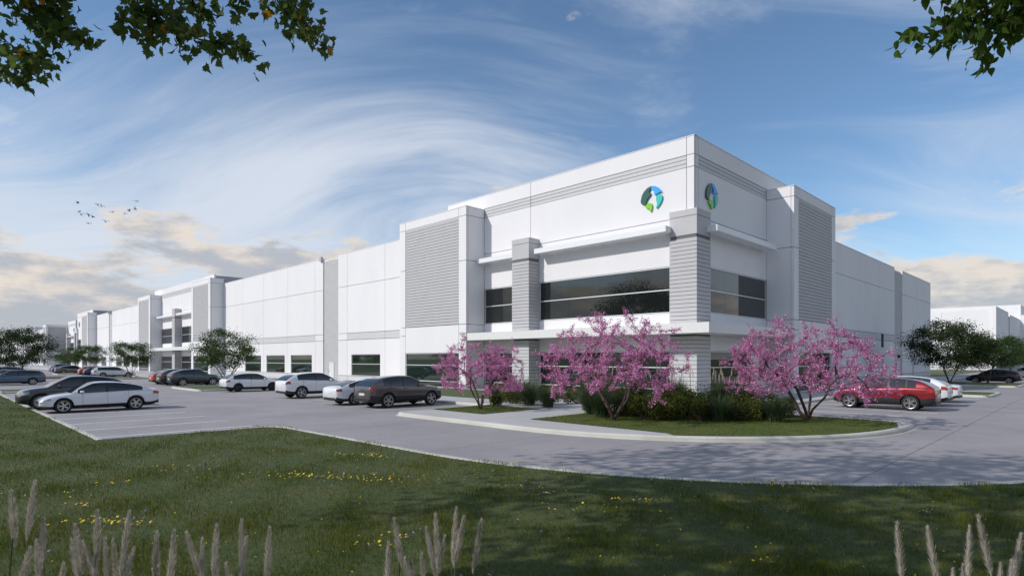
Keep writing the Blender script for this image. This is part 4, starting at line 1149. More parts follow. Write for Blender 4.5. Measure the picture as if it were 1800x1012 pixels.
tree('young_tree', 'a', -160.0, 22.5, 0.13, 4.1, 0.88, 'round low tree in front of the emblem tower far along the wall', GT)
tree('young_tree', 'd', -103.5, 9.2, 0.05, 5.0, (1.02, 1.02, 1.06), 'spreading dark green tree behind the steel blue estate', GT)
tree('young_tree', 'd', -11.0, 74.4, 0.13, 0.4, 1.0, 'larger dense tree on the kerbed island by the shaded wall', GT)
tree('young_tree', 'b', -8.2, 76.8, 0.13, 2.4, (1.2, 1.2, 0.93), 'lower tree of the pair on the island beside the black hatchback', GT)
tree('young_tree', 'a', -8.8, 96.0, 0.13, 2.0, (0.95, 0.95, 0.93), 'tree rising behind the black hatchback before the far white warehouse', GT)
tree('young_tree', 'a', -3.2, 104.0, 0.13, 3.0, 0.95, 'tree standing past the silver car near the far warehouse side', GT)
# tall trees across the lawn, seen only as reflections in the glass
tree_meshes('t', 11.0, 5.0, 2.6, 90, 22000, 0.22, M_LEAFD, stems=1, spread=0.1, clr=0.8, rt=0.03)
for i, (x, y) in enumerate([(-170, -44), (-150, -36), (-131, -42), (-112, -35), (-96, -43), (-80, -36), (-64, -44), (-50, -37), (-36, -45), (-22, -38), (14, -30), (30, 10), (36, 45), (-60, -27)]):
    tree('shade_tree', 't', x, y, 0.03, i * 1.3, (1.5 if y in (-27, -24, -26) else 0.9 + 0.06 * (i % 4)), 'tall dense shade tree standing in the line across the big lawn', 'line of shade trees across the lawn')

# --- overhanging maple and elm whose branch ends hang into the view
MAPLE = [[(-10.57, 0.74, 7.7), (-10.35, 0.96, 7.31), (-10.08, 1.23, 7.08), (-9.7, 1.62, 6.89)], [(-10.56, 1.1, 7.86), (-10.34, 1.33, 7.38), (-10.17, 1.5, 7.13)], [(-11.41, 0.61, 7.28), (-11.12, 0.91, 7.03), (-10.88, 1.14, 6.91), (-10.66, 1.36, 6.99)], [(-10.68, 0.63, 6.62), (-10.41, 0.91, 6.54), (-10.19, 1.12, 6.56)], [(-10.23, 1.44, 7.86), (-10.39, 1.27, 7.54), (-10.56, 1.1, 7.3)], [(-9.93, 2.09, 8.1), (-9.81, 2.21, 7.69), (-9.87, 2.15, 7.32), (-9.75, 2.27, 7.2)], [(-9.32, 2.0, 7.7), (-8.99, 2.33, 7.24), (-8.66, 2.65, 6.93), (-8.28, 3.04, 6.84), (-8.12, 3.19, 6.76)], [(-9.21, 2.46, 7.46), (-9.16, 2.51, 7.14), (-9.09, 2.58, 6.94)], [(-9.32, 2.7, 7.94), (-9.23, 2.79, 7.65), (-9.0, 3.02, 7.53)], [(-8.39, 2.93, 7.7), (-8.25, 3.06, 7.43), (-8.18, 3.13, 7.38)], [(-9.38, 2.29, 7.46), (-9.43, 2.24, 7.22), (-9.32, 2.34, 7.1)], [(-8.53, 3.49, 8.02), (-8.33, 3.69, 7.61), (-8.1, 3.92, 7.32), (-7.94, 4.08, 7.13)], [(-7.81, 3.5, 7.62), (-7.69, 3.63, 7.24), (-7.54, 3.78, 7.01)]]
ELM = [[(-0.46, 7.17, 5.99), (-0.8, 6.84, 5.73), (-1.09, 6.55, 5.52), (-1.38, 6.26, 5.41)], [(-0.52, 7.4, 5.9), (-0.83, 7.09, 5.67), (-1.05, 6.86, 5.67), (-1.28, 6.64, 5.68)], [(-0.5, 7.7, 5.91), (-0.74, 7.47, 5.74), (-0.91, 7.29, 5.54), (-0.98, 7.22, 5.36)], [(-0.87, 6.77, 5.99), (-1.09, 6.55, 5.78), (-1.28, 6.36, 5.86)], [(-0.67, 7.25, 6.12), (-0.9, 7.02, 5.93), (-1.09, 6.83, 5.79)], [(-0.54, 7.66, 6.19), (-0.62, 7.58, 6.02), (-0.58, 7.62, 5.82)], [(-0.72, 6.91, 5.99), (-0.7, 6.93, 5.73), (-0.76, 6.88, 5.57)]]
MAPLE_SHAPE = [(0, 0), (0.16, -0.04), (0.42, -0.02), (0.36, 0.13), (0.56, 0.30), (0.38, 0.36), (0.40, 0.52), (0.22, 0.52), (0.12, 0.72), (0, 1.0), (-0.12, 0.72), (-0.22, 0.52), (-0.40, 0.52), (-0.38, 0.36), (-0.56, 0.30), (-0.36, 0.13), (-0.42, -0.02), (-0.16, -0.04)]
OVAL_SHAPE = [(0, 0), (0.16, 0.12), (0.27, 0.36), (0.25, 0.60), (0.13, 0.84), (0, 1.06), (-0.13, 0.84), (-0.25, 0.60), (-0.27, 0.36), (-0.16, 0.12)]
def shaped_leaves(name, P, size, shape, m, m2=None, p2=0.0, droop=0.7):
    n = len(P); k = len(shape); P = np.asarray(P)
    d = rng.normal(size=(n, 3)) * 0.75; d[:, 2] -= droop; d /= np.linalg.norm(d, axis=1, keepdims=True)
    e = rng.normal(size=(n, 3)); e -= (e * d).sum(1, keepdims=True) * d; e /= np.linalg.norm(e, axis=1, keepdims=True)
    nn = np.cross(d, e); S = np.array(shape); s = (np.asarray(size) * np.ones(n))[:, None, None]
    curl = (np.abs(S[:, 0]) * 0.30 - 0.25 * S[:, 1] ** 2)
    V = P[:, None, :] + s * (S[None, :, 0:1] * e[:, None, :] + S[None, :, 1:2] * d[:, None, :] + curl[None, :, None] * nn[:, None, :])
    cen = P[:, None, :] + s * (0.38 * d[:, None, :])
    V = np.concatenate([V, cen], axis=1)
    i = np.arange(k); F = np.stack([i, (i + 1) % k, np.full(k, k)], axis=1)[None] + (np.arange(n) * (k + 1))[:, None, None]
    me = np_mesh(name, V.reshape(-1, 3), F.reshape(-1), 3, m)
    if m2 is not None:
        me.materials.append(m2)
        mi = np.repeat((rng.random(n) < p2).astype(np.int32), k); me.polygons.foreach_set('material_index', mi)
    return me
def big_tree(name, label, base, twigs, centre, radii, under, n_cl, leafsize, shape, lm, gold, per_m, spread, crown_leaves, shift=(0, 0, 0)):
    e = empty(name, base); tag(e, label, 'tree')
    b = np.array(base)
    T = crown_targets(n_cl, *centre, *radii, 0.75, under, shell=0.2)
    Tl = [np.array(t) - b for t in T]
    hub = (np.array(centre) - b) * np.array([0.55, 0.55, 0.72])
    segs, nodes, cnt = grow((0, 0, -0.05), [hub], Tl, 3, 0.10, 0.022, pw=0.5)
    A = np.array(nodes)
    P = []
    for tw in twigs:
        q = [np.array(p) - b + np.array(shift) for p in tw]
        # limb from the nearest crown node down to the twig
        j = int(np.argmin(np.linalg.norm(A - (q[0] + np.array([0, 0, 0.6])), axis=1)))
        segs.append((A[j], q[0], 0.030, 0.016))
        for i in range(len(q) - 1):
            segs.append((q[i], q[i + 1], 0.015 - 0.002 * i, 0.012 - 0.002 * i))
            L = np.linalg.norm(q[i + 1] - q[i]); n = max(3, int(L * per_m))
            f = rng.random(n)[:, None]
            P.append(q[i] * (1 - f) + q[i + 1] * f + rng.normal(size=(n, 3)) * spread * np.array([1, 1, 0.75]))
    link('trunk', tubes('trunk', segs, M_BARK), e)
    P = np.concatenate(P)
    link('foliage', shaped_leaves('foliage', P, rng.uniform(0.75, 1.2, len(P)) * leafsize, shape, lm, M_GOLD if gold else None, gold), e)
    C = np.concatenate([t + rng.normal(size=(crown_leaves // len(Tl), 3)) * 0.55 for t in Tl])
    link('crown', leaf_quads('crown', C, rng.uniform(0.8, 1.3, len(C)) * leafsize * 1.7, lm, flat=0.4, aspect=0.8), e)
    return e
big_tree('maple_tree', 'large maple whose lobed green leaves with a few golden ones overhang the lawn', (-9.5, -9.0, 0.03), MAPLE, (-10.0, -1.8, 11.0), (6.8, 6.8, 3.6),
         lambda p: p[2] > 3.4 + 0.5 * (-p[0] + p[1]), 120, 0.135, MAPLE_SHAPE, M_MAPLE, 0.018, 100, 0.12, 9000)
big_tree('elm_tree', 'elm whose oval dark green leaves overhang the curved end of the drive', (5.5, 5.0, 0.03), ELM, (3.6, 7.0, 8.4), (4.6, 4.6, 2.4),
         lambda p: p[2] > 3.2 + 0.5 * (-p[0] + p[1]) or p[0] + p[1] > 0.95 * 1.42 * (p[1] - p[0]) + 3, 60, 0.115, OVAL_SHAPE, M_ELM, 0.0, 105, 0.09, 6000, (0.14, 0.14, 0.12))

# --- redbuds in blossom
def redbud(x, y, h, rad, seed, label, n_tw=150, lean=(0, 0), stems=4):
    global rng
    rng = np.random.default_rng(seed)
    e = empty('redbud_tree', (x, y, 0.14)); tag(e, label, 'tree', 'redbuds in blossom on the island')
    T = []
    for _ in range(9000):
        a = rng.uniform(0, 2 * math.pi); q = rng.uniform(0.12, 1.0) ** 0.6
        # open vase: low and wide at the rim, high in the middle
        rr = q * rad * rng.uniform(0.75, 1.1)
        ztop = h * (1.0 - 0.36 * q ** 2.0); zlow = h * (0.42 - 0.20 * q)
        z = rng.uniform(zlow, ztop)
        p = np.array([math.cos(a) * rr + lean[0] * z, math.sin(a) * rr + lean[1] * z, z])
        if all(np.linalg.norm(p - t) > 0.30 * rad / 2.6 for t in T): T.append(p)
        if len(T) >= n_tw: break
    st = []
    for i in range(stems):
        a = 2 * math.pi * (i + rng.uniform(-0.25, 0.25)) / stems
        st.append((math.cos(a) * rad * 0.26, math.sin(a) * rad * 0.26, h * rng.uniform(0.24, 0.34)))
    segs, nodes, cnt = grow((0, 0, -0.03), st, T, 1, 0.055, 0.0065, pw=0.56, sag=0.05)
    link('trunk', tubes('trunk', segs, M_BARKR), e)
    P = []
    for (p0, p1, r0, r1) in segs:
        if r1 > 0.021: continue
        L = np.linalg.norm(p1 - p0); n = int(L * (130 if r1 < 0.010 else 50) * rng.uniform(0.1, 1.5))
        f = rng.random(n)[:, None]
        k = rng.random() ** 0.7
        P.append(p0 * (1 - f) + p1 * f + rng.normal(size=(n, 3)) * (0.035 + 0.045 * k))
    # short flowering spurs
    for t in T:
        for _ in range(3):
            d = rng.normal(size=3) * 0.6 + np.array([0, 0, 0.25]); d /= np.linalg.norm(d); L = rng.uniform(0.18, 0.50)
            n = int(L * 135); f = rng.random(n)[:, None]
            P.append(t + d * f * L + rng.normal(size=(n, 3)) * 0.04)
    P = np.concatenate(P)
    link('blossom', leaf_quads('blossom', P, rng.uniform(0.6, 1.25, len(P)) * 0.052, M_PINK, M_PINK2, aspect=0.85, fold=0.2), e)
    return e
redbud(-21.6, 19.4, 3.75, 2.3, 11, 'smallest redbud, pink blossom, beside the graphite sport utility', 120)
redbud(-13.8, 19.55, 4.35, 3.0, 12, 'middle redbud in pink blossom in front of the entrance glazing', 165)
redbud(-8.3, 25.0, 4.25, 3.15, 15, 'widest redbud in pink blossom at the tip of the kerbed island', 185, lean=(-0.06, -0.06))

# --- shrubs and ornamental grasses round the corner
def shrub(x, y, w, h, label, seed, n=3400, z=0.14):
    r = np.random.default_rng(seed)
    e = empty('shrub', (x, y, z)); tag(e, label, 'shrub', 'shrubs at the foot of the corner offices')
    lob = [(r.uniform(-0.6, 0.6) * w, r.uniform(-0.6, 0.6) * w, r.uniform(0.35, 0.75) * h, r.uniform(0.3, 0.5)) for _ in range(9)]
    P = []
    for i in range(n):
        lx, ly, lz, lr = lob[int(r.integers(9))]
        v = r.normal(size=3); v /= np.linalg.norm(v); q = lr * r.uniform(0.65, 1.05)
        p = np.array([lx + v[0] * q * w, ly + v[1] * q * w, lz + v[2] * q * h])
        if p[2] > 0.02: P.append(p)
    segs = [(np.array([0, 0, 0.0]), np.array([l[0], l[1], l[2]]), 0.02, 0.008) for l in lob]
    link('stem', tubes('stem', segs, M_BARK, 5), e)
    link('foliage', leaf_quads('foliage', np.array(P), r.uniform(0.7, 1.2, len(P)) * 0.085, M_SHRUB, aspect=0.5), e)
def arching(name, x, y, h, spread, n, seed, m, width=0.012, segs=4, z=0.14):
    """tuft of arching blades as one mesh (local coordinates)"""
    r = np.random.default_rng(seed)
    a = r.uniform(0, 2 * math.pi, n); L = h * r.uniform(0.6, 1.1, n); out = spread * r.uniform(0.15, 1.0, n)
    b0 = r.normal(size=(n, 2)) * 0.10 * min(1.0, spread)
    V = []
    t = np.linspace(0, 1, segs + 1)
    dx, dy = np.cos(a), np.sin(a)
    for k in t:
        rad = out * k ** 1.7; zz = L * (k - 0.38 * (out / spread) * k ** 2.6)
        wv = width * (1 - k) ** 0.7 + 0.0015
        cx = b0[:, 0] + dx * rad; cy = b0[:, 1] + dy * rad
        V.append(np.stack([cx - dy * wv, cy + dx * wv, zz], 1)); V.append(np.stack([cx + dy * wv, cy - dx * wv, zz], 1))
    V = np.stack(V, 1)
    k2 = 2 * (segs + 1)
    F = np.array([[2 * s, 2 * s + 1, 2 * s + 3, 2 * s + 2] for s in range(segs)])[None] + (np.arange(n) * k2)[:, None, None]
    return np_mesh(name, V.reshape(-1, 3), F.reshape(-1), 4, m)
def plume_mesh(name, length, rad, n, seed, m, hair=0.09):
    r = np.random.default_rng(seed)
    f = r.random(n) ** 0.9
    prof = np.sin(np.clip(f ** 0.72 * 0.97 + 0.03, 0, 1) * math.pi) ** 0.8
    a = r.uniform(0, 2 * math.pi, n)
    ax = np.stack([np.zeros(n), np.zeros(n), f * length], 1)
    d = np.stack([np.cos(a) * 0.42, np.sin(a) * 0.42, np.ones(n) * 1.0], 1) + r.normal(size=(n, 3)) * 0.14
    d /= np.linalg.norm(d, axis=1, keepdims=True)
    o = np.stack([np.cos(a), np.sin(a), np.zeros(n)], 1) * (prof * rad * r.uniform(0.1, 0.75, n))[:, None]
    hl = hair * r.uniform(0.6, 1.2, n) * (0.45 + 0.55 * prof)
    p = ax + o; sd = np.stack([-np.sin(a), np.cos(a), np.zeros(n)], 1) * 0.0026
    V = np.stack([p - sd, p + sd, p + d * hl[:, None]], 1)
    return np_mesh(name, V.reshape(-1, 3), np.arange(3 * n), 3, m)
PL_SMALL = [plume_mesh('plume', 0.34, 0.035, 160, s, M_PLUMEW, 0.07) for s in (1, 2, 3)]
STEM_ME = mesh('stem', [(math.cos(a) * 0.5, math.sin(a) * 0.5, z) for z in (0, 1) for a in (0, 2.09, 4.19)], [(0, 1, 4, 3), (1, 2, 5, 4), (2, 0, 3, 5)], M_BLADE)
def tuft(x, y, h, spread, n, label, seed, plumes=0, z=0.14, ph=1.3):
    r = random.Random(seed)
    e = empty('ornamental_grass', (x, y, z)); tag(e, label, 'grass', 'ornamental grasses round the corner offices', 'thing')
    link('blades', arching('blades', x, y, h * 1.2, spread * 1.35, int(n * 1.7), seed, M_BLADE, 0.010), e)
    for i in range(plumes):
        px, py = r.uniform(-0.5, 0.5) * spread, r.uniform(-0.5, 0.5) * spread
        hh = ph * r.uniform(0.8, 1.08)
        o = link('plume', PL_SMALL[i % 3], e, loc=(px * 1.4, py * 1.4, hh)); o.rotation_euler = (r.uniform(-0.12, 0.12), r.uniform(-0.12, 0.12), r.uniform(0, 6)); o.scale = (1.1, 1.1, r.uniform(0.9, 1.3))
        s = link('stem', STEM_ME, e, loc=(px * 1.4, py * 1.4, 0)); s.scale = (0.012, 0.012, hh + 0.02)
tuft(-26.6, 26.4, 1.05, 0.9, 420, 'green grass tuft below the low window near the graphite sport utility', 1, 6)
tuft(-25.2, 25.6, 1.05, 0.95, 420, 'second green grass tuft beside the low window near the graphite sport utility', 2)
tuft(-23.4, 24.6, 1.15, 1.0, 460, 'full grass tuft behind the smallest redbud', 3, 6)
tuft(-21.6, 22.9, 1.1, 1.0, 460, 'dark grass tuft close behind the smallest redbud trunk', 4)
tuft(-20.0, 22.6, 0.95, 0.85, 380, 'low grass tuft at the walkway edge past the smallest redbud', 5)
tuft(-21.0, 27.0, 1.3, 0.95, 420, 'tall plumed grass on the far side of the entrance walkway', 6, 12, ph=1.65)
tuft(-19.2, 26.8, 1.3, 0.95, 420, 'plumed grass against the entrance glazing', 7, 12, ph=1.65)
tuft(-16.0, 21.0, 1.25, 1.05, 520, 'broad grass tuft beside the entrance walkway', 8)
tuft(-15.0, 20.4, 1.2, 1.0, 480, 'bushy grass tuft behind the middle redbud trunk', 9)
tuft(-15.3, 23.4, 1.45, 1.0, 480, 'plumed grass behind the middle redbud', 10, 11, ph=1.7)
tuft(-13.6, 23.6, 1.45, 1.0, 480, 'plumed grass beside the shrub mass under the middle redbud', 11, 11, ph=1.75)
tuft(-10.6, 22.1, 0.95, 0.95, 460, 'low arching grass tuft in front of the shrub row', 12)
tuft(-11.6, 24.2, 1.45, 0.8, 420, 'tall grass with pale plumes beside the corner pilaster', 13, 14, ph=1.65)
tuft(-10.7, 24.9, 1.45, 0.8, 420, 'tall plumed grass between the pilaster and the widest redbud', 14, 12, ph=1.6)
shrub(-13.0, 20.5, 0.85, 0.95, 'dark leafy shrub right beside the middle redbud trunk', 21)
shrub(-12.2, 21.4, 0.85, 0.95, 'yellow-tipped shrub second along from the middle redbud', 22)
shrub(-11.7, 22.6, 0.8, 1.0, 'rounded shrub in front of the corner pilaster', 23)
shrub(-12.6, 23.2, 0.9, 1.1, 'tall shrub pressed against the corner pilaster', 24)
shrub(-10.0, 24.4, 0.85, 0.85, 'dark shrub under the near boughs of the widest redbud', 25)
shrub(-9.6, 25.6, 0.8, 0.9, 'shrub behind the widest redbud trunk', 26)
shrub(-22.6, 21.2, 0.55, 0.7, 'small shrub at the kerb behind the smallest redbud', 27, 1400)
shrub(-20.4, 25.4, 0.9, 0.8, 'low shrub at the end of the entrance walkway', 28)
tuft(-17.4, 22.6, 1.1, 0.9, 420, 'grass tuft at the walkway edge across from the low shrub', 15)
tuft(-16.6, 25.6, 1.4, 0.9, 420, 'plumed grass against the glazing past the entrance walkway', 16, 12, ph=1.7)
tuft(-14.4, 25.8, 1.4, 0.9, 420, 'plumed grass under the entrance windows behind the middle redbud', 17, 10, ph=1.7)
tuft(-9.0, 23.6, 0.9, 0.8, 380, 'short grass tuft by the kerb under the widest redbud', 18)
tuft(-24.8, 23.4, 1.0, 0.9, 400, 'grass tuft between the kerb and the smallest redbud', 19)
shrub(-11.0, 23.4, 0.8, 0.95, 'shrub between the pilaster and the low arching grass', 31)
shrub(-13.9, 21.6, 0.85, 0.9, 'shrub close behind the middle redbud trunk', 32)
for i, (sx, sy, sw, sh_) in enumerate([(-14.6, 21.8, 0.95, 1.1), (-12.9, 22.2, 1.0, 1.1), (-11.2, 21.7, 0.85, 0.9), (-10.2, 23.1, 0.85, 0.9), (-10.9, 26.0, 0.9, 1.0), (-15.4, 22.3, 0.9, 1.1), (-21.2, 24.0, 0.9, 1.0), (-23.0, 23.0, 0.8, 0.9), (-24.6, 26.2, 0.9, 1.0), (-13.6, 24.9, 1.0, 1.2)]):
    shrub(sx, sy, sw, sh_, ['leafy shrub filling the bed behind the grass beside the entrance walkway', 'broad shrub in the middle of the planting under the entrance windows', 'low shrub at the front of the bed between the two larger redbuds', 'rounded shrub facing the drive near the widest redbud', 'shrub by the side wall behind the widest redbud', 'upright shrub at the walkway side of the planting mass', 'shrub behind the smallest redbud close to the ribbed block', 'shrub by the kerb between the graphite sport utility and smallest redbud', 'shrub under the low block window', 'tallest shrub below the entrance windows'][i], 50 + i, 2400)
shrub(-28.6, 27.4, 0.9, 0.8, 'clipped shrub below the wall beyond the graphite sport utility', 29)

# --- tall plumed grasses close to the camera on the lawn
PLUMES = [(-4.08, 0.33, 1.9), (-4.18, 0.44, 1.92), (-4.04, 0.46, 1.74), (-3.98, 0.69, 1.75), (-3.86, 0.82, 1.74), (-3.89, 0.39, 1.63), (-3.84, 0.41, 1.67), (-4.23, 0.61, 1.55), (-3.85, 0.57, 1.72), (-3.82, 0.6, 1.63), (-4.21, 0.74, 1.54), (-3.88, 0.71, 1.61), (-4.05, 0.78, 1.55), (-3.76, 0.82, 1.56), (-3.76, 0.93, 1.62), (-3.43, 0.93, 1.7), (-3.64, 1.05, 1.62), (-3.7, 1.15, 1.55), (-3.46, 1.15, 1.68), (-3.48, 1.29, 1.68), (-3.43, 1.3, 1.59), (-3.02, 1.26, 1.73), (-3.58, 1.2, 1.43), (-3.47, 1.2, 1.45), (-3.52, 0.94, 1.5), (-3.76, 0.51, 1.55), (-2.91, 1.94, 1.67), (-2.77, 1.81, 1.59), (-2.69, 2.07, 1.71), (-2.79, 2.08, 1.61), (-2.6, 2.15, 1.75), (-2.73, 2.17, 1.56), (-2.45, 2.08, 1.74), (-2.53, 2.28, 1.67), (-2.69, 1.86, 1.51), (-2.88, 2.03, 1.43), (-2.81, 2.06, 1.46), (-0.75, 3.57, 1.75), (-0.64, 3.7, 1.72), (-0.46, 3.94, 1.77), (-0.55, 4.37, 1.61), (-0.31, 4.25, 1.64), (-0.4, 4.28, 1.45), (-0.34, 4.11, 1.52), (-0.58, 4.02, 1.44), (-0.53, 3.98, 1.48)]
BIG_PL = [plume_mesh('plume', 0.36, 0.019, 620, 40 + s, M_PLUME, 0.052) for s in range(5)]
clumps = [((-4.05, 0.45), 'plumed grass clump with the two tallest plumes on the shaded lawn'), ((-3.95, 0.72), 'dense plumed grass clump among yellow flowers on the shaded lawn'), ((-3.5, 1.12), 'plumed grass clump with leaning plumes standing between two other clumps'),
          ((-2.72, 2.06), 'separate plumed grass clump standing before the middle of the lawn'), ((-0.66, 3.75), 'sparse plumed grass clump nearest the curved end of the drive'), ((-0.42, 4.18), 'short plumed grass clump beside the sparse one')]
members = [[] for _ in clumps]
for i, p in enumerate(PLUMES):
    k = min(range(len(clumps)), key=lambda c: (clumps[c][0][0] - p[0]) ** 2 + (clumps[c][0][1] - p[1]) ** 2)
    members[k].append(p)
rr = random.Random(9)
for k, (c, lab) in enumerate(clumps):
    e = empty('plumed_grass', (c[0], c[1], 0.045)); tag(e, lab, 'grass', 'plumed grasses on the lawn', 'thing')
    link('blades', arching('blades', 0, 0, 1.05, 0.75, 150, 60 + k, M_BLADE, 0.005), e)
    for i, p in enumerate(members[k]):
        sc = rr.uniform(0.75, 1.0); ln = 0.36 * sc
        tip = Vector((p[0] - c[0], p[1] - c[1], p[2] - 0.045))
        base = Vector((tip.x * 0.5 + rr.uniform(-0.22, 0.22), tip.y * 0.5 + rr.uniform(-0.22, 0.22), 0))
        lean = (tip - base).normalized() + Vector((rr.uniform(-0.12, 0.12), rr.uniform(-0.12, 0.12), 0)); lean.normalize()
        foot = tip - lean * ln
        o = link('plume', BIG_PL[i % 5], e, loc=foot); o.rotation_euler = lean.to_track_quat('Z', 'Y').to_euler(); o.scale = (0.85, 0.85, sc)
        s = link('stem', STEM_ME, e, loc=base); dv = foot + lean * 0.1 - base
        s.rotation_euler = dv.to_track_quat('Z', 'Y').to_euler(); s.scale = (0.007, 0.007, dv.length)

# --- lawn blades, wildflowers
def inside(poly, x, y):
    c = np.zeros(len(x), bool); n = len(poly)
    for i in range(n):
        x0, y0 = poly[i]; x1, y1 = poly[(i + 1) % n]
        if y0 == y1: continue
        hit = ((y0 > y) != (y1 > y)) & (x < (x1 - x0) * (y - y0) / (y1 - y0) + x0)
        c ^= hit
    return c
def blades(name, x, y, z, h, w, m, lean=0.5):
    n = len(x); a = rng.uniform(0, 2 * math.pi, n)
    L = rng.uniform(0.1, lean, n) * h
    lx, ly = np.cos(a) * L, np.sin(a) * L
    b = rng.uniform(0, 2 * math.pi, n); wx, wy = np.cos(b) * w, np.sin(b) * w
    V = np.stack([np.stack([x - wx, y - wy, np.full(n, z)], 1), np.stack([x + wx, y + wy, np.full(n, z)], 1),
                  np.stack([x + lx * 0.4 + wx * 0.7, y + ly * 0.4 + wy * 0.7, z + h * 0.6], 1), np.stack([x + lx, y + ly, z + h], 1)], 1)
    return np_mesh(name, V.reshape(-1, 3), np.arange(4 * n), 4, m)
rng = np.random.default_rng(21)
def lawn_points(n, zmin, zmax, smax=1.0):
    # even cover as seen along the lawn: density falls off with distance from the near edge
    zz = zmin * (zmax / zmin) ** rng.random(n); s = rng.uniform(-smax, smax, n) * zz
    return (s - zz) * 0.7071, (s + zz) * 0.7071, zz
poly = LAWN_EDGE + [(70, 330), (70, -90), (-300, -90)]
for nm, n, m, lab in (('grass', 270000, M_TURF, 'short rough grass blades covering the big lawn'), ('grass', 150000, M_TURF2, 'darker grass blades mixed through the big lawn')):
    x, y, zz = lawn_points(n, 5.6, 42.0)
    ok = inside(poly, x, y); x, y, zz = x[ok], y[ok], zz[ok]
    patch = 0.75 + 0.5 * np.sin(x * 1.7 + np.sin(y * 1.3) * 1.4) * np.sin(y * 2.1 + x * 0.6)
    h = rng.uniform(0.035, 0.10, len(x)) * np.clip(patch, 0.5, 1.3)
    o = link(nm, blades('grass', x, y, 0.043, h, 0.0026 * np.maximum(1.0, zz / 9.0), m, 0.42), None)
    tag(o, lab, 'grass', kind='stuff')
px_, py_ = [], []
x = rng.uniform(-24, -4, 90000); y = rng.uniform(17, 28, 90000)
ok = (inside(bed2, x, y) & (y < 27)) | inside([(-23.15, 17.65), (-19.5, 17.65), (-19.5, 21.5), (-23.15, 21.3)], x, y)
x, y = x[ok], y[ok]
o = link('grass', blades('grass', x, y, 0.148, rng.uniform(0.02, 0.05, len(x)), 0.007, M_TURF), None)
tag(o, 'mown grass blades on the redbud island', 'grass', kind='stuff')

M_YEL = mat('dandelion_yellow', (0.72, 0.50, 0.01), 0.7)
M_LIL = mat('clover_lilac', (0.22, 0.20, 0.25), 0.8)
FLOWERS = [(-14.09, 2.73, 14, 0.35), (-10.82, 1.98, 60, 0.55), (-11.48, 6.19, 110, 1.0), (-13.42, 8.04, 40, 0.6), (-9.04, 10.65, 40, 0.8), (-7.89, 8.28, 14, 0.3), (-7.21, 8.18, 8, 0.3), (-6.87, 4.29, 14, 0.18), (-6.88, 4.79, 10, 0.2), (-5.27, 11.63, 40, 0.9), (-4.33, 12.41, 14, 0.6), (-5.71, 8.97, 22, 0.3), (-3.99, 13.37, 14, 0.4), (-12.18, 1.95, 10, 0.2), (-2.94, 7.37, 8, 0.1), (-2.08, 11.55, 4, 0.1), (-14.8, 4.29, 20, 0.8), (-13.82, 1.44, 12, 0.5), (-6.27, 7.61, 16, 0.6)]
def discs(name, P, r, m, k=8):
    n = len(P); a = np.arange(k) * 2 * math.pi / k
    tx = rng.normal(size=(n, 2)) * 0.35
    ring = np.stack([np.cos(a), np.sin(a)], 1)
    V = np.zeros((n, k + 1, 3)); rad = r * rng.uniform(0.7, 1.25, n)
    V[:, :k, 0] = P[:, 0:1] + ring[None, :, 0] * rad[:, None]; V[:, :k, 1] = P[:, 1:2] + ring[None, :, 1] * rad[:, None]
    V[:, :k, 2] = P[:, 2:3] + (ring[None, :, 0] * tx[:, 0:1] + ring[None, :, 1] * tx[:, 1:2]) * rad[:, None]
    V[:, k] = P + np.array([0, 0, 0.012])
    i = np.arange(k); F = np.stack([i, (i + 1) % k, np.full(k, k)], 1)[None] + (np.arange(n) * (k + 1))[:, None, None]
    return np_mesh(name, V.reshape(-1, 3), F.reshape(-1), 3, m)
P, Q = [], []
for (fx, fy, n, s) in FLOWERS:
    # patches lie in loose drifts along the lawn
    n = max(3, int(n * 0.7)); a = rng.normal(size=(n, 2)) * s * 0.8; a = np.stack([a[:, 0] * 0.9 + a[:, 1] * 0.25, a[:, 1] * 0.45 + a[:, 0] * 0.5], 1)
    P.append(np.stack([fx + a[:, 0], fy + a[:, 1], 0.045 + rng.uniform(0.05, 0.11, n)], 1))
    k = max(3, n // 2); b = rng.normal(size=(k, 2)) * s * 0.6
    Q.append(np.stack([fx + b[:, 0], fy + b[:, 1], 0.045 + rng.uniform(0.06, 0.12, k)], 1))
P = np.concatenate(P); P = P[inside(poly, P[:, 0], P[:, 1])]
Q = np.concatenate(Q); Q = Q[inside(poly, Q[:, 0], Q[:, 1])]
x, y, zz = lawn_points(260, 6.5, 26)
ok = inside(poly, x, y); P2 = np.stack([x[ok], y[ok], np.full(ok.sum(), 0.09)], 1)
x, y, zz = lawn_points(150, 6.5, 26)
ok = inside(poly, x, y); Q2 = np.stack([x[ok], y[ok], np.full(ok.sum(), 0.085)], 1)
o = link('wildflowers', discs('wildflowers', P, 0.019, M_YEL)); tag(o, 'drifts of yellow dandelions in the big lawn', 'flowers', kind='stuff')
o = link('wildflowers', discs('wildflowers', P2, 0.011, M_YEL)); tag(o, 'tiny scattered yellow flowers in the big lawn', 'flowers', kind='stuff')
o = link('wildflowers', discs('wildflowers', np.concatenate([Q, Q2]), 0.018, M_LIL)); tag(o, 'greyish lilac clover heads in the big lawn', 'flowers', kind='stuff')

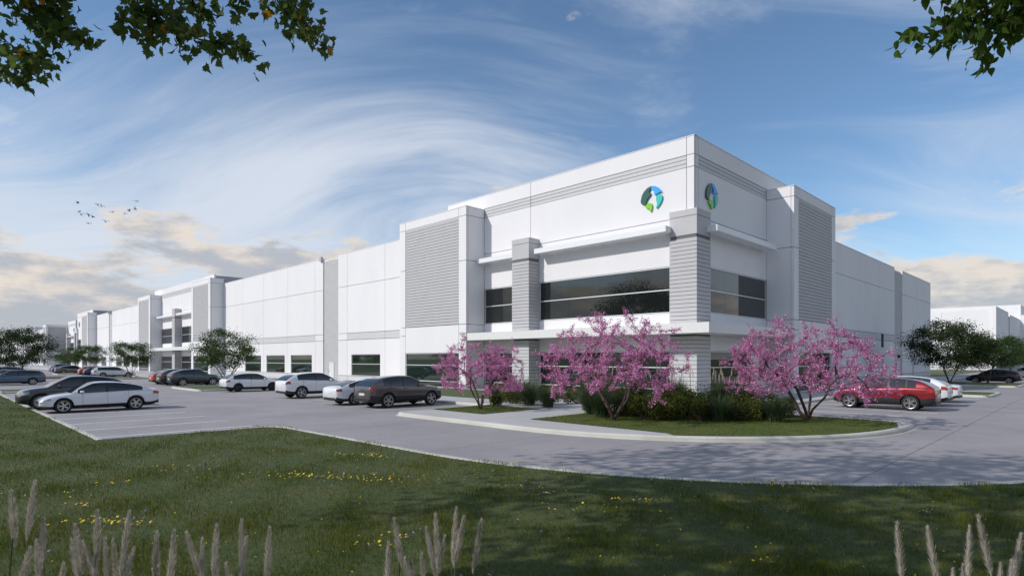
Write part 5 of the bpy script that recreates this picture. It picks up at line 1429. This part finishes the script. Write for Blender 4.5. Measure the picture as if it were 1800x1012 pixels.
# --- birds
M_BIRD = mat('bird_grey', (0.10, 0.10, 0.11), 0.8)
BIRDS = [(-144.5, 21.84, 33.65), (-148.85, 22.78, 32.88), (-147.51, 24.1, 32.29), (-154.77, 24.08, 33.42), (-148.74, 25.08, 32.08), (-154.13, 25.28, 31.68), (-151.43, 26.34, 35.54), (-153.41, 27.4, 35.61), (-146.61, 26.98, 31.09), (-135.96, 26.13, 31.09), (-147.31, 30.56, 33.62), (-148.65, 31.57, 34.52), (-146.66, 32.2, 34.65), (-140.19, 31.08, 34.92)]
def bird_mesh(up):
    v, f = [], []
    for (x, r) in ((-0.34, 0.01), (-0.16, 0.05), (0.05, 0.075), (0.22, 0.05), (0.30, 0.035), (0.38, 0.008)):
        for a in range(6): v.append((x, r * math.cos(a * 1.047), r * math.sin(a * 1.047)))
    for i in range(5):
        for a in range(6): f.append((i * 6 + a, i * 6 + (a + 1) % 6, (i + 1) * 6 + (a + 1) % 6, (i + 1) * 6 + a))
    f += [tuple(range(6)), tuple(range(30, 36))]
    for s in (-1, 1):
        n = len(v)
        sec = [(0.04, 0.0, 0.17, -0.09), (0.30, up * 0.30, 0.20, -0.02), (0.62, up * 0.34, 0.10, -0.06), (0.85, up * 0.20, -0.06, -0.10)]
        for (y, z, xf, xb) in sec: v += [(xf, s * y, z), (xb, s * y, z), ((xf + xb) / 2, s * y, z + 0.025)]
        for i in range(3):
            q = n + 3 * i
            f += [(q, q + 3, q + 5, q + 2), (q + 2, q + 5, q + 4, q + 1), (q + 1, q + 4, q + 3, q)]
        f.append((n + 9, n + 10, n + 11))
    n = len(v); v += [(-0.30, -0.03, 0), (-0.30, 0.03, 0), (-0.52, 0.09, 0), (-0.52, -0.09, 0)]; f.append((n, n + 1, n + 2, n + 3))
    return mesh('bird', v, f, M_BIRD)
BM = [bird_mesh(u) for u in (1.0, 0.5, -0.4, 1.3)]
rb = random.Random(5)
for i, p in enumerate(BIRDS):
    o = link('bird', BM[i % 4], None, loc=p); o.rotation_euler = (rb.uniform(-0.4, 0.4), rb.uniform(-0.2, 0.2), R(rb.uniform(20, 70))); o.scale = (0.95,) * 3
    tag(o, 'grey bird on spread wings in the small flock over the car park', 'bird', 'flock of birds')
